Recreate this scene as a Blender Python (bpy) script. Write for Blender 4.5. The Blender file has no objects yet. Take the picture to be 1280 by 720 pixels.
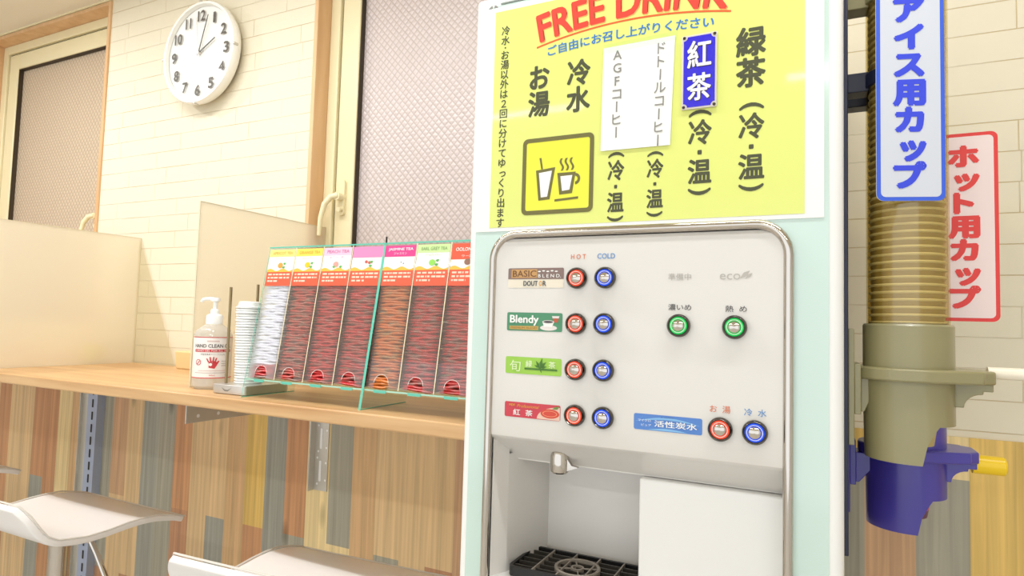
import bpy, bmesh, math, random
from mathutils import Matrix, Vector
random.seed(7)
PI = math.pi
SC = bpy.context.scene
COL = SC.collection

# ------------------------------------------------------------------ camera, light, exposure
# world: X along the back wall (right), Y depth towards the back wall, Z up; lens at the origin, floor at FZ
FPX = 781.18
RM = [[0.8988, -0.0290, 0.4373], [0.0010, 0.9979, 0.0641], [-0.4383, -0.0572, 0.8970]]
def _rot(a, b, c):
    Ra = Matrix(((math.cos(a), 0, math.sin(a)), (0, 1, 0), (-math.sin(a), 0, math.cos(a))))
    Rb = Matrix(((1, 0, 0), (0, math.cos(b), -math.sin(b)), (0, math.sin(b), math.cos(b))))
    Rc = Matrix(((math.cos(c), -math.sin(c), 0), (math.sin(c), math.cos(c), 0), (0, 0, 1)))
    return Rc @ Rb @ Ra
RM = _rot(0.4545008, -0.05722822, 0.02902611)
def ray(u, v):
    d = RM.transposed() @ Vector(((u - 640) / FPX, (v - 360) / FPX, 1.0))
    return Vector((d[0], d[2], -d[1]))
def P(u, v, Y):            # measured photo point on the plane at depth Y -> (X, Z)
    d = ray(u, v); k = Y / d[1]
    return d[0] * k, d[2] * k
cam = bpy.data.cameras.new('camera'); cam_o = bpy.data.objects.new('camera', cam); COL.objects.link(cam_o)
cam.sensor_width = 36; cam.lens = 36 * FPX / 1280; cam.clip_start = 0.02; cam.clip_end = 50
_r = lambda i: Vector((RM[i][0], RM[i][2], -RM[i][1]))
cx_, cy_, cz_ = _r(0), -_r(1), -_r(2)
cam_o.matrix_world = Matrix(((cx_[0], cy_[0], cz_[0], 0), (cx_[1], cy_[1], cz_[1], 0), (cx_[2], cy_[2], cz_[2], 0), (0, 0, 0, 1)))
SC.camera = cam_o

FZ, CZ, WY = -1.20, 0.978, 1.15        # floor, ceiling, back wall
w = bpy.data.worlds.new('world'); SC.world = w; w.use_nodes = True
w.node_tree.nodes['Background'].inputs[0].default_value = (0.90, 0.95, 1.0, 1)
w.node_tree.nodes['Background'].inputs[1].default_value = 1.25
def area(name, loc, sx, sy, power, col=(1, 0.94, 0.84), target=None):
    l = bpy.data.lights.new(name, 'AREA'); l.shape = 'RECTANGLE'; l.size = sx; l.size_y = sy; l.energy = power; l.color = col
    o = bpy.data.objects.new(name, l); o.location = loc; COL.objects.link(o)
    if target:
        o.rotation_euler = (Vector(target) - Vector(loc)).to_track_quat('-Z', 'Y').to_euler()
    return o
area('ceiling_lamp', (-2.15, 0.55, 0.965), 0.07, 0.04, 6.0, (0.97, 0.98, 1))
area('ceiling_lamp', (-1.15, 0.50, 0.965), 0.9, 0.03, 7.5, (0.95, 0.975, 1))
area('ceiling_lamp', (0.15, 0.48, 0.965), 0.9, 0.03, 5.0, (0.95, 0.975, 1))
area('ceiling_lamp', (-1.5, -1.05, 0.95), 1.2, 0.06, 6, (0.95, 0.975, 1))
area('ceiling_lamp', (0.5, -1.05, 0.95), 1.2, 0.06, 7, (0.95, 0.975, 1))
vs = SC.view_settings
vs.view_transform = 'Standard'; vs.look = 'None'; vs.gamma = 1; vs.use_curve_mapping = False
vs.exposure = 0.42

# ------------------------------------------------------------------ materials
def lin(c):
    f = lambda x: x / 12.92 if x <= 0.04045 else ((x + 0.055) / 1.055) ** 2.4
    return (f(c[0] / 255), f(c[1] / 255), f(c[2] / 255), 1)
MC = {}
def mat(name, rgb, rough=0.5, metal=0.0, spec=0.5, emit=None, coat=0.0):
    if name in MC: return MC[name]
    m = bpy.data.materials.new(name); m.use_nodes = True
    b = m.node_tree.nodes['Principled BSDF']
    b.inputs['Base Color'].default_value = lin(rgb); b.inputs['Roughness'].default_value = rough
    b.inputs['Metallic'].default_value = metal; b.inputs['Specular IOR Level'].default_value = spec
    if coat: b.inputs['Coat Weight'].default_value = coat; b.inputs['Coat Roughness'].default_value = 0.05
    if emit:
        b.inputs['Emission Color'].default_value = lin(rgb); b.inputs['Emission Strength'].default_value = emit
    m.diffuse_color = lin(rgb)
    MC[name] = m
    return m
def nodes_of(m):
    nt = m.node_tree
    return nt, nt.nodes, nt.links, nt.nodes['Principled BSDF']
def N(nt, t, **kw):
    n = nt.nodes.new(t)
    for k, v in kw.items(): setattr(n, k, v)
    return n
def clear_mat(name, tint, gloss=0.08, diffuse=0.0, dcol=(255, 255, 255), rough=0.03):
    m = bpy.data.materials.new(name); m.use_nodes = True; nt = m.node_tree; nt.nodes.clear()
    out = N(nt, 'ShaderNodeOutputMaterial')
    tr = N(nt, 'ShaderNodeBsdfTransparent'); tr.inputs[0].default_value = lin(tint)
    gl = N(nt, 'ShaderNodeBsdfGlossy'); gl.inputs['Roughness'].default_value = rough
    fr = N(nt, 'ShaderNodeLayerWeight'); fr.inputs['Blend'].default_value = 0.25
    pw = N(nt, 'ShaderNodeMath', operation='POWER'); pw.inputs[1].default_value = 3.0; nt.links.new(fr.outputs['Facing'], pw.inputs[0])
    ml = N(nt, 'ShaderNodeMath', operation='MULTIPLY_ADD'); ml.inputs[1].default_value = 0.35; ml.inputs[2].default_value = gloss
    nt.links.new(pw.outputs[0], ml.inputs[0])
    mx = N(nt, 'ShaderNodeMixShader'); nt.links.new(ml.outputs[0], mx.inputs[0])
    src = tr.outputs[0]
    if diffuse:
        df = N(nt, 'ShaderNodeBsdfDiffuse'); df.inputs[0].default_value = lin(dcol)
        tl = N(nt, 'ShaderNodeBsdfTranslucent'); tl.inputs[0].default_value = lin(dcol)
        m2 = N(nt, 'ShaderNodeMixShader'); m2.inputs[0].default_value = 0.5
        nt.links.new(df.outputs[0], m2.inputs[1]); nt.links.new(tl.outputs[0], m2.inputs[2])
        m3 = N(nt, 'ShaderNodeMixShader'); m3.inputs[0].default_value = diffuse
        nt.links.new(tr.outputs[0], m3.inputs[1]); nt.links.new(m2.outputs[0], m3.inputs[2]); src = m3.outputs[0]
    nt.links.new(src, mx.inputs[1]); nt.links.new(gl.outputs[0], mx.inputs[2])
    nt.links.new(mx.outputs[0], out.inputs[0])
    m.diffuse_color = lin(tint); MC[name] = m
    return m

def brick_material():
    m = mat('white_stone_brick', (233, 223, 198), 0.8); nt, ns, lk, b = nodes_of(m)
    tc = N(nt, 'ShaderNodeTexCoord'); mp = N(nt, 'ShaderNodeMapping'); mp.inputs['Rotation'].default_value = (PI / 2, 0, 0)
    lk.new(tc.outputs['Object'], mp.inputs[0])
    br = N(nt, 'ShaderNodeTexBrick'); br.offset = 0.37; br.offset_frequency = 2; br.squash = 0.62; br.squash_frequency = 3
    br.inputs['Scale'].default_value = 1; br.inputs['Brick Width'].default_value = 0.27; br.inputs['Row Height'].default_value = 0.0465
    br.inputs['Mortar Size'].default_value = 0.0008; br.inputs['Mortar Smooth'].default_value = 0.3; br.inputs['Bias'].default_value = 0
    br.inputs['Color1'].default_value = (0, 0, 0, 1); br.inputs['Color2'].default_value = (1, 1, 1, 1); br.inputs['Mortar'].default_value = (0.5, 0.5, 0.5, 1)
    lk.new(mp.outputs[0], br.inputs['Vector'])
    nz = N(nt, 'ShaderNodeTexNoise'); nz.inputs['Scale'].default_value = 22; nz.inputs['Detail'].default_value = 5
    lk.new(tc.outputs['Object'], nz.inputs['Vector'])
    mortar = N(nt, 'ShaderNodeMix', data_type='RGBA')
    nz2 = N(nt, 'ShaderNodeTexNoise'); nz2.inputs['Scale'].default_value = 6; lk.new(tc.outputs['Object'], nz2.inputs['Vector'])
    ra = N(nt, 'ShaderNodeMath', operation='MULTIPLY'); lk.new(br.outputs['Fac'], ra.inputs[0])
    rr = N(nt, 'ShaderNodeMapRange'); rr.inputs['From Min'].default_value = 0.42; rr.inputs['From Max'].default_value = 0.6
    lk.new(nz2.outputs['Fac'], rr.inputs['Value']); lk.new(rr.outputs[0], ra.inputs[1])
    lk.new(ra.outputs[0], mortar.inputs['Factor'])
    mortar.inputs[6].default_value = lin((233, 223, 198)); mortar.inputs[7].default_value = lin((214, 192, 146))
    lk.new(mortar.outputs[2], b.inputs['Base Color'])
    h = N(nt, 'ShaderNodeMath', operation='MULTIPLY'); h.inputs[1].default_value = 0.35; lk.new(nz.outputs['Fac'], h.inputs[0])
    h2 = N(nt, 'ShaderNodeMath', operation='MULTIPLY_ADD'); h2.inputs[1].default_value = 0.55; lk.new(br.outputs['Color'], h2.inputs[0]); lk.new(h.outputs[0], h2.inputs[2])
    h3 = N(nt, 'ShaderNodeMath', operation='MULTIPLY_ADD'); h3.inputs[1].default_value = -1.0; lk.new(br.outputs['Fac'], h3.inputs[0]); lk.new(h2.outputs[0], h3.inputs[2])
    bp = N(nt, 'ShaderNodeBump'); bp.inputs['Strength'].default_value = 0.8; bp.inputs['Distance'].default_value = 0.006
    lk.new(h3.outputs[0], bp.inputs['Height']); lk.new(bp.outputs[0], b.inputs['Normal'])
    return m

def plank_material():
    m = mat('reclaimed_wood_planks', (190, 140, 80), 0.55); nt, ns, lk, b = nodes_of(m)
    tc = N(nt, 'ShaderNodeTexCoord'); sp = N(nt, 'ShaderNodeSeparateXYZ'); lk.new(tc.outputs['Object'], sp.inputs[0])
    cb = N(nt, 'ShaderNodeCombineXYZ'); lk.new(sp.outputs['Z'], cb.inputs['X']); lk.new(sp.outputs['X'], cb.inputs['Y'])
    br = N(nt, 'ShaderNodeTexBrick'); br.offset = 0.41; br.offset_frequency = 2; br.squash = 1.0
    br.inputs['Scale'].default_value = 1; br.inputs['Brick Width'].default_value = 0.52; br.inputs['Row Height'].default_value = 0.068
    br.inputs['Mortar Size'].default_value = 0.0; br.inputs['Bias'].default_value = 0
    br.inputs['Color1'].default_value = (0, 0, 0, 1); br.inputs['Color2'].default_value = (1, 1, 1, 1); br.inputs['Mortar'].default_value = (0.3, 0.3, 0.3, 1)
    lk.new(cb.outputs[0], br.inputs['Vector'])
    cr = N(nt, 'ShaderNodeValToRGB'); cr.color_ramp.interpolation = 'CONSTANT'
    cols = [(222, 188, 138), (204, 162, 122), (228, 190, 104), (204, 150, 104), (168, 162, 142), (228, 194, 142), (190, 140, 102), (238, 212, 154), (160, 158, 144), (214, 174, 124)]
    el = cr.color_ramp.elements
    el[0].position = 0; el[0].color = lin(cols[0]); el[1].position = 0.1; el[1].color = lin(cols[1])
    for i in range(2, 10):
        e = el.new(i * 0.1); e.color = lin(cols[i])
    lk.new(br.outputs['Color'], cr.inputs[0])
    mp = N(nt, 'ShaderNodeMapping'); mp.inputs['Scale'].default_value = (105, 105, 2.4); lk.new(tc.outputs['Object'], mp.inputs[0])
    nz = N(nt, 'ShaderNodeTexNoise'); nz.inputs['Scale'].default_value = 1; nz.inputs['Detail'].default_value = 6; nz.inputs['Distortion'].default_value = 0.6
    lk.new(mp.outputs[0], nz.inputs['Vector'])
    r2 = N(nt, 'ShaderNodeMapRange'); r2.inputs['To Min'].default_value = 0.50; r2.inputs['To Max'].default_value = 1.42
    lk.new(nz.outputs['Fac'], r2.inputs['Value'])
    # knots
    mk = N(nt, 'ShaderNodeMapping'); mk.inputs['Scale'].default_value = (9, 9, 3.0); lk.new(tc.outputs['Object'], mk.inputs[0])
    vo = N(nt, 'ShaderNodeTexVoronoi'); vo.inputs['Scale'].default_value = 1; lk.new(mk.outputs[0], vo.inputs['Vector'])
    rk = N(nt, 'ShaderNodeMapRange'); rk.inputs['From Min'].default_value = 0.04; rk.inputs['From Max'].default_value = 0.13; rk.inputs['To Min'].default_value = 0.45; rk.inputs['To Max'].default_value = 1.0
    lk.new(vo.outputs['Distance'], rk.inputs['Value'])
    mu = N(nt, 'ShaderNodeMath', operation='MULTIPLY'); lk.new(r2.outputs[0], mu.inputs[0]); lk.new(rk.outputs[0], mu.inputs[1])
    mx = N(nt, 'ShaderNodeVectorMath', operation='SCALE'); lk.new(cr.outputs[0], mx.inputs[0]); lk.new(mu.outputs[0], mx.inputs['Scale'])
    lk.new(mx.outputs[0], b.inputs['Base Color'])
    return m

def wood_material(name, c1, c2, scale, rough=0.45):
    m = mat(name, c1, rough); nt, ns, lk, b = nodes_of(m)
    tc = N(nt, 'ShaderNodeTexCoord'); mp = N(nt, 'ShaderNodeMapping'); mp.inputs['Scale'].default_value = scale; lk.new(tc.outputs['Object'], mp.inputs[0])
    nz = N(nt, 'ShaderNodeTexNoise'); nz.inputs['Scale'].default_value = 1; nz.inputs['Detail'].default_value = 7; nz.inputs['Distortion'].default_value = 0.5
    lk.new(mp.outputs[0], nz.inputs['Vector'])
    cr = N(nt, 'ShaderNodeValToRGB'); cr.color_ramp.elements[0].position = 0.3; cr.color_ramp.elements[1].position = 0.68
    cr.color_ramp.elements[0].color = lin(c2); cr.color_ramp.elements[1].color = lin(c1)
    lk.new(nz.outputs['Fac'], cr.inputs[0]); lk.new(cr.outputs[0], b.inputs['Base Color'])
    return m

def wired_glass(name, c_base, c_wire, ang, pitch, rough=0.3):
    m = mat(name, c_base, rough, 0, 0.6); nt, ns, lk, b = nodes_of(m)
    tc = N(nt, 'ShaderNodeTexCoord'); sp = N(nt, 'ShaderNodeSeparateXYZ'); lk.new(tc.outputs['Object'], sp.inputs[0])
    def wires(sgn):
        a = N(nt, 'ShaderNodeMath', operation='MULTIPLY'); a.inputs[1].default_value = math.tan(ang) * sgn; lk.new(sp.outputs['X'], a.inputs[0])
        s = N(nt, 'ShaderNodeMath', operation='ADD'); lk.new(a.outputs[0], s.inputs[0]); lk.new(sp.outputs['Z'], s.inputs[1])
        d = N(nt, 'ShaderNodeMath', operation='DIVIDE'); d.inputs[1].default_value = pitch; lk.new(s.outputs[0], d.inputs[0])
        p = N(nt, 'ShaderNodeMath', operation='PINGPONG'); p.inputs[1].default_value = 0.5; lk.new(d.outputs[0], p.inputs[0])
        return p
    w1, w2 = wires(1), wires(-1)
    mn = N(nt, 'ShaderNodeMath', operation='MINIMUM'); lk.new(w1.outputs[0], mn.inputs[0]); lk.new(w2.outputs[0], mn.inputs[1])
    rr = N(nt, 'ShaderNodeMapRange'); rr.inputs['From Min'].default_value = 0.04; rr.inputs['From Max'].default_value = 0.16; lk.new(mn.outputs[0], rr.inputs['Value'])
    mx = N(nt, 'ShaderNodeMix', data_type='RGBA'); lk.new(rr.outputs[0], mx.inputs['Factor'])
    mx.inputs[6].default_value = lin(c_wire); mx.inputs[7].default_value = lin(c_base); lk.new(mx.outputs[2], b.inputs['Base Color'])
    nz = N(nt, 'ShaderNodeTexNoise'); nz.inputs['Scale'].default_value = 160; lk.new(tc.outputs['Object'], nz.inputs['Vector'])
    ad = N(nt, 'ShaderNodeMath', operation='MULTIPLY_ADD'); ad.inputs[1].default_value = 0.6; lk.new(nz.outputs['Fac'], ad.inputs[0]); lk.new(mn.outputs[0], ad.inputs[2])
    bp = N(nt, 'ShaderNodeBump'); bp.inputs['Strength'].default_value = 0.5; bp.inputs['Distance'].default_value = 0.004
    lk.new(ad.outputs[0], bp.inputs['Height']); lk.new(bp.outputs[0], b.inputs['Normal'])
    return m

M_BRICK = brick_material(); M_PLANK = plank_material()
M_TOP = wood_material('counter_oak', (228, 188, 136), (198, 150, 98), (2.2, 34, 34), 0.35)
M_CASE = wood_material('window_casing_wood', (230, 190, 144), (214, 170, 122), (30, 30, 3), 0.5)
M_CEIL = mat('ceiling_paint', (242, 234, 214), 0.9)
M_FLOOR = wood_material('floor_vinyl', (226, 222, 216), (212, 206, 198), (3, 20, 3), 0.5)
M_WALLP = mat('room_wall_paint', (244, 243, 241), 0.9)
M_FRAME = mat('cream_window_metal', (240, 228, 186), 0.35)
M_GASKET = mat('black_gasket', (60, 48, 30), 0.6)
M_PANE1 = wired_glass('wired_glass_tan', (212, 192, 168), (180, 158, 130), math.radians(52), 0.021)
M_PANE2 = wired_glass('wired_glass_rose', (212, 198, 194), (188, 172, 164), math.radians(47), 0.019)
M_WHITE = mat('white_enamel', (247, 245, 241), 0.3)
M_PANEL = mat('white_control_plastic', (226, 221, 214), 0.28, coat=0.25)
M_MINT = mat('pale_mint_glass', (206, 228, 218), 0.12, coat=0.6)
M_CHROME = mat('chrome', (200, 192, 182), 0.07, 1.0)
M_DCHROME = mat('dark_chrome', (96, 92, 88), 0.18, 1.0)
M_STEEL = mat('zinc_steel', (206, 202, 192), 0.35, 0.6)
M_BSTEEL = mat('blue_grey_steel', (168, 178, 200), 0.4, 0.1)
M_BLACK = mat('black_plastic', (26, 25, 24), 0.4)
M_DARKHOLE = mat('dark_slot', (46, 42, 38), 0.7)
M_PAPER = mat('white_paper', (246, 245, 240), 0.45)
M_YEL = mat('poster_yellow', (228, 234, 126), 0.4, coat=0.3)
M_YEL2 = mat('pictogram_yellow', (238, 236, 62), 0.4, coat=0.3)
M_INK = mat('dark_olive_ink', (74, 76, 48), 0.5)
M_INK2 = mat('soft_grey_ink', (140, 138, 132), 0.5)
M_RED = mat('red_print', (232, 66, 48), 0.45)
M_ORANGE = mat('orange_print', (222, 108, 48), 0.45)
M_BLUEP = mat('blue_print', (54, 124, 196), 0.45)
M_NAVY = mat('plate_blue', (44, 34, 214), 0.15, coat=0.8)
M_SILVER = mat('silver_print', (222, 214, 206), 0.3, 0.3)
M_ACRYL = clear_mat('clear_acrylic', (246, 252, 249), 0.04)
M_ACRYLP = clear_mat('clear_acrylic_front', (250, 246, 242), 0.06, 0.28, (214, 196, 186))
M_TEAL = mat('acrylic_cut_edge_teal', (104, 200, 176), 0.25)
M_TEALP = mat('acrylic_edge_pale_teal', (176, 222, 200), 0.25)
M_CREAMEDGE = mat('acrylic_cut_edge_cream', (240, 222, 188), 0.3)
def frost_mat():
    m = bpy.data.materials.new('frosted_acrylic'); m.use_nodes = True; nt = m.node_tree; nt.nodes.clear()
    out = N(nt, 'ShaderNodeOutputMaterial'); rf = N(nt, 'ShaderNodeBsdfRefraction'); rf.inputs['Color'].default_value = lin((254, 250, 240)); rf.inputs['Roughness'].default_value = 0.42; rf.inputs['IOR'].default_value = 1.25
    tr = N(nt, 'ShaderNodeBsdfTransparent'); tr.inputs[0].default_value = lin((250, 246, 232)); tl = N(nt, 'ShaderNodeBsdfTranslucent'); tl.inputs[0].default_value = lin((255, 251, 238)); df = N(nt, 'ShaderNodeBsdfDiffuse'); df.inputs[0].default_value = lin((255, 251, 238))
    a = N(nt, 'ShaderNodeMixShader'); a.inputs[0].default_value = 0.5; nt.links.new(tl.outputs[0], a.inputs[1]); nt.links.new(df.outputs[0], a.inputs[2])
    c = N(nt, 'ShaderNodeMixShader'); c.inputs[0].default_value = 0.62; nt.links.new(rf.outputs[0], c.inputs[1]); nt.links.new(a.outputs[0], c.inputs[2])
    d = N(nt, 'ShaderNodeMixShader'); d.inputs[0].default_value = 0.16; nt.links.new(c.outputs[0], d.inputs[1]); nt.links.new(tr.outputs[0], d.inputs[2])
    nt.links.new(d.outputs[0], out.inputs[0]); return m
M_FROST = frost_mat()
M_FROSTE = mat('frosted_edge', (226, 216, 184), 0.5)
M_SEAT = mat('white_vinyl', (246, 242, 238), 0.35, coat=0.2)
M_THINCLEAR = clear_mat('thin_clear_brace', (253, 252, 248), 0.015)
M_TUBE = clear_mat('tube_acrylic', (246, 240, 218), 0.06)
M_OLIVE = mat('olive_plastic', (150, 142, 102), 0.3, coat=0.2)
M_BLUE = mat('royal_blue_plastic', (72, 62, 158), 0.3, coat=0.2)
M_YKNOB = mat('yellow_plastic', (250, 208, 24), 0.3)
M_WKNOB = mat('cream_plastic', (246, 236, 214), 0.3)
M_NAVYP = mat('dark_navy_plastic', (34, 38, 62), 0.4)

# ------------------------------------------------------------------ mesh builder
class MB:
    def __init__(s): s.v = []; s.f = []; s.m = []; s.ms = []
    def mi(s, m):
        if m not in s.ms: s.ms.append(m)
        return s.ms.index(m)
    def add(s, vs, fs, m, T=None):
        o = len(s.v); k = s.mi(m)
        for p in vs:
            p = Vector(p); s.v.append(T @ p if T else p)
        for f in fs: s.f.append([i + o for i in f]); s.m.append(k)
        return s
    def box(s, x0, x1, y0, y1, z0, z1, m, T=None):
        vs = [(x, y, z) for z in (z0, z1) for y in (y0, y1) for x in (x0, x1)]
        return s.add(vs, [(0, 2, 3, 1), (4, 5, 7, 6), (0, 1, 5, 4), (2, 6, 7, 3), (0, 4, 6, 2), (1, 3, 7, 5)], m, T)
    def prism(s, poly, a, b, m, axis='y', T=None):
        # poly in (x,z) for axis y, (x,y) for z, (y,z) for x
        n = len(poly)
        def q(p, t): return (p[0], t, p[1]) if axis == 'y' else ((p[0], p[1], t) if axis == 'z' else (t, p[0], p[1]))
        vs = [q(p, a) for p in poly] + [q(p, b) for p in poly]
        ar = sum(poly[i][0] * poly[(i + 1) % n][1] - poly[(i + 1) % n][0] * poly[i][1] for i in range(n))
        flip = (ar > 0) ^ (axis == 'y') ^ (b < a)
        fs = [list(range(n)), list(range(2 * n - 1, n - 1, -1))] + [(i, i + n, (i + 1) % n + n, (i + 1) % n) for i in range(n)]
        if flip: fs = [list(reversed(f)) for f in fs]
        return s.add(vs, fs, m, T)
    def flat(s, poly, y, m, T=None):         # flat figure facing -Y, poly in (x,z)
        n = len(poly)
        ar = sum(poly[i][0] * poly[(i + 1) % n][1] - poly[(i + 1) % n][0] * poly[i][1] for i in range(n))
        if ar < 0: poly = poly[::-1]
        return s.add([(p[0], y, p[1]) for p in poly], [list(range(n))], m, T)
    def ring(s, outer, inner, a, b, m, axis='y'):
        n = len(outer)
        def q(p, t): return (p[0], t, p[1]) if axis == 'y' else (p[0], p[1], t)
        vs = [q(p, a) for p in outer] + [q(p, a) for p in inner] + [q(p, b) for p in outer] + [q(p, b) for p in inner]
        fs = []
        for i in range(n):
            j = (i + 1) % n
            fs += [(i, j, n + j, n + i), (2 * n + i, 3 * n + i, 3 * n + j, 2 * n + j), (i, 2 * n + i, 2 * n + j, j), (n + i, n + j, 3 * n + j, 3 * n + i)]
        return s.add(vs, fs, m)
    def flatring(s, outer, inner, y, m, T=None):
        n = len(outer)
        vs = [(p[0], y, p[1]) for p in outer] + [(p[0], y, p[1]) for p in inner]
        return s.add(vs, [(i, (i + 1) % n, n + (i + 1) % n, n + i) for i in range(n)], m, T)
    def tube(s, path, r, m, k=12, closed=False, caps=True):
        path = [Vector(p) for p in path]; n = len(path); vs = []; up = None
        rs = r if isinstance(r, (list, tuple)) else [r] * n
        for i in range(n):
            a = path[(i - 1) % n] if (closed or i > 0) else path[i]
            b = path[(i + 1) % n] if (closed or i < n - 1) else path[i]
            t = (b - a).normalized()
            if up is None: up = Vector((0, 0, 1)) if abs(t.z) < 0.9 else Vector((1, 0, 0))
            sd = t.cross(up).normalized(); up = sd.cross(t).normalized()
            for j in range(k):
                c = 2 * PI * j / k
                vs.append(path[i] + (sd * math.cos(c) + up * math.sin(c)) * rs[i])
        fs = []
        for i in range(n if closed else n - 1):
            for j in range(k):
                a = i * k; b = ((i + 1) % n) * k
                fs.append((a + j, a + (j + 1) % k, b + (j + 1) % k, b + j))
        if caps and not closed: fs += [list(range(k))[::-1], [(n - 1) * k + j for j in range(k)]]
        return s.add(vs, fs, m)
    def lathe(s, prof, m, c=(0, 0, 0), k=32, axis='z', a0=0, a1=2 * PI, T=None):
        # prof: (r, h[, material]) rows; axis z up, or y (h along -Y, towards the viewer)
        full = abs(a1 - a0 - 2 * PI) < 1e-6; kk = k if full else k + 1
        mats_ = [(p[2] if len(p) > 2 else m) for p in prof]
        vs = []
        for p in prof:
            for j in range(kk):
                a = a0 + (a1 - a0) * j / k
                x, y = p[0] * math.cos(a), p[0] * math.sin(a)
                vs.append((c[0] + x, c[1] + y, c[2] + p[1]) if axis == 'z' else ((c[0] + x, c[1] - p[1], c[2] + y) if axis == 'y' else (c[0] + p[1], c[1] + x, c[2] + y)))
        o = len(s.v)
        for p in vs: s.v.append(T @ Vector(p) if T else Vector(p))
        for i in range(len(prof) - 1):
            km = s.mi(mats_[i])
            for j in range(k):
                j2 = (j + 1) % kk
                s.f.append([o + i * kk + j, o + i * kk + j2, o + (i + 1) * kk + j2, o + (i + 1) * kk + j]); s.m.append(km)
        return s
    def rod(s, p, q, r, m, k=16): return s.tube([p, q], r, m, k)
    def text(s, body, m, place, w=None, h=None, bold=0.0, vert=False, line=1.0, fit='wh', shear=0.0, lift=(0, -1, 0)):
        """letters centred on (0,0) in (u,v), scaled to w x h, then place(u, v) -> 3D point"""
        vs, fs = glyphs(body, 0.0, vert, line, shear)
        if not vs: return s
        if bold > 0:
            v0, f0, k0 = vs, fs, len(vs); vs, fs = [], []
            for i in range(6):
                dx, dy = bold * math.cos(PI * i / 3), bold * math.sin(PI * i / 3); o = len(vs)
                vs = vs + [(p[0] + dx, p[1] + dy) for p in v0]; fs = fs + [tuple(q + o for q in f) for f in f0]
        x0 = min(p[0] for p in vs); x1 = max(p[0] for p in vs); y0 = min(p[1] for p in vs); y1 = max(p[1] for p in vs)
        sx = w / (x1 - x0) if w else None; sy = h / (y1 - y0) if h else None
        if sx is None: sx = sy
        if sy is None: sy = sx
        out = [Vector(place((p[0] - (x0 + x1) / 2) * sx, (p[1] - (y0 + y1) / 2) * sy)) for p in vs]
        if bold > 0:       # each impression of the ink lies a hair above the last
            for i, p in enumerate(out): p += Vector(lift) * (2e-5 * (i // k0))
        return s.add(out, fs, m)
    def build(s, name, parent=None, bevel=0, seg=2, smooth=35, loc=None, fix=True):
        me = bpy.data.meshes.new(name); me.from_pydata([tuple(p) for p in s.v], [], s.f)
        for mm in s.ms: me.materials.append(mm)
        for p, k in zip(me.polygons, s.m): p.material_index = k
        if fix:
            bm = bmesh.new(); bm.from_mesh(me); bmesh.ops.recalc_face_normals(bm, faces=bm.faces); bm.to_mesh(me); bm.free()
        if smooth:
            for p in me.polygons: p.use_smooth = True
            me.set_sharp_from_angle(angle=math.radians(smooth))
        me.update()
        o = bpy.data.objects.new(name, me); COL.objects.link(o)
        if loc: o.location = loc
        if parent is not None:
            o.parent = parent
            if loc is None: o.location = -world_loc(parent)
        if bevel:
            b = o.modifiers.new('bevel', 'BEVEL'); b.width = bevel; b.segments = seg; b.limit_method = 'ANGLE'; b.angle_limit = math.radians(40); b.harden_normals = False
        return o
def world_loc(o):
    v = Vector((0, 0, 0))
    while o is not None: v = v + Vector(o.location); o = o.parent
    return v
_GC = {}
def glyphs(body, bold=0.0, vert=False, line=1.0, shear=0.0):
    key = (body, bold, vert, line, shear)
    if key in _GC: return _GC[key]
    def one(t):
        cu = bpy.data.curves.new('g', 'FONT'); cu.body = t; cu.size = 1; cu.offset = bold; cu.resolution_u = 3; cu.fill_mode = 'FRONT'; cu.shear = shear
        ob = bpy.data.objects.new('g', cu); COL.objects.link(ob)
        dg = bpy.context.evaluated_depsgraph_get(); dg.update()
        me = bpy.data.meshes.new_from_object(ob.evaluated_get(dg))
        v = [(p.co.x, p.co.y) for p in me.vertices]; f = [tuple(p.vertices) for p in me.polygons]
        bpy.data.objects.remove(ob); bpy.data.curves.remove(cu); bpy.data.meshes.remove(me)
        return v, f
    if not vert:
        r = one(body)
    else:
        vs, fs, y = [], [], 0.0
        for ch in body:
            if ch == ' ': y -= 0.5 * line; continue
            if ch in 'ー(（)）':
                v, f = one({'（': '(', '）': ')'}.get(ch, ch))
                cx = (min(p[0] for p in v) + max(p[0] for p in v)) / 2; cy = (min(p[1] for p in v) + max(p[1] for p in v)) / 2
                v = [((p[1] - cy), -(p[0] - cx)) for p in v]
                if ch in '(（)）':
                    v = [(p[0] * 0.95, p[1] * 0.9) for p in v]; adv = 0.5
                else: adv = 0.95
            elif ch in '・':
                v = [(-.06, -.06), (.06, -.06), (.06, .06), (-.06, .06)]; f = [(0, 1, 2, 3)]; adv = 0.5
            else:
                v, f = one(ch); cx = (min(p[0] for p in v) + max(p[0] for p in v)) / 2; cy = 0.36 if ord(ch) > 255 else 0.35
                if ch in 'ッっゅ': cx -= 0.10
                v = [(p[0] - cx, p[1] - cy) for p in v]; adv = 1.0
            o = len(vs); yc = y - adv * line / 2
            vs += [(p[0], p[1] + yc) for p in v]; fs += [tuple(i + o for i in q) for q in f]; y -= adv * line
        r = (vs, fs)
    _GC[key] = r
    return r
def rrect(x0, x1, z0, z1, r, k=6):
    pts = []
    for cx, cz, a in ((x1 - r, z1 - r, 0), (x0 + r, z1 - r, PI / 2), (x0 + r, z0 + r, PI), (x1 - r, z0 + r, 1.5 * PI)):
        for i in range(k + 1):
            t = a + (PI / 2) * i / k; pts.append((cx + r * math.cos(t), cz + r * math.sin(t)))
    return pts
def disc(cx, cz, r, k=24, rz=None): return [(cx + r * math.cos(2 * PI * i / k), cz + (rz or r) * math.sin(2 * PI * i / k)) for i in range(k)]
def tag(o, label=None, cat=None, group=None, kind=None):
    if label: o['label'] = label
    if cat: o['category'] = cat
    if group: o['group'] = group
    if kind: o['kind'] = kind
    return o
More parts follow.
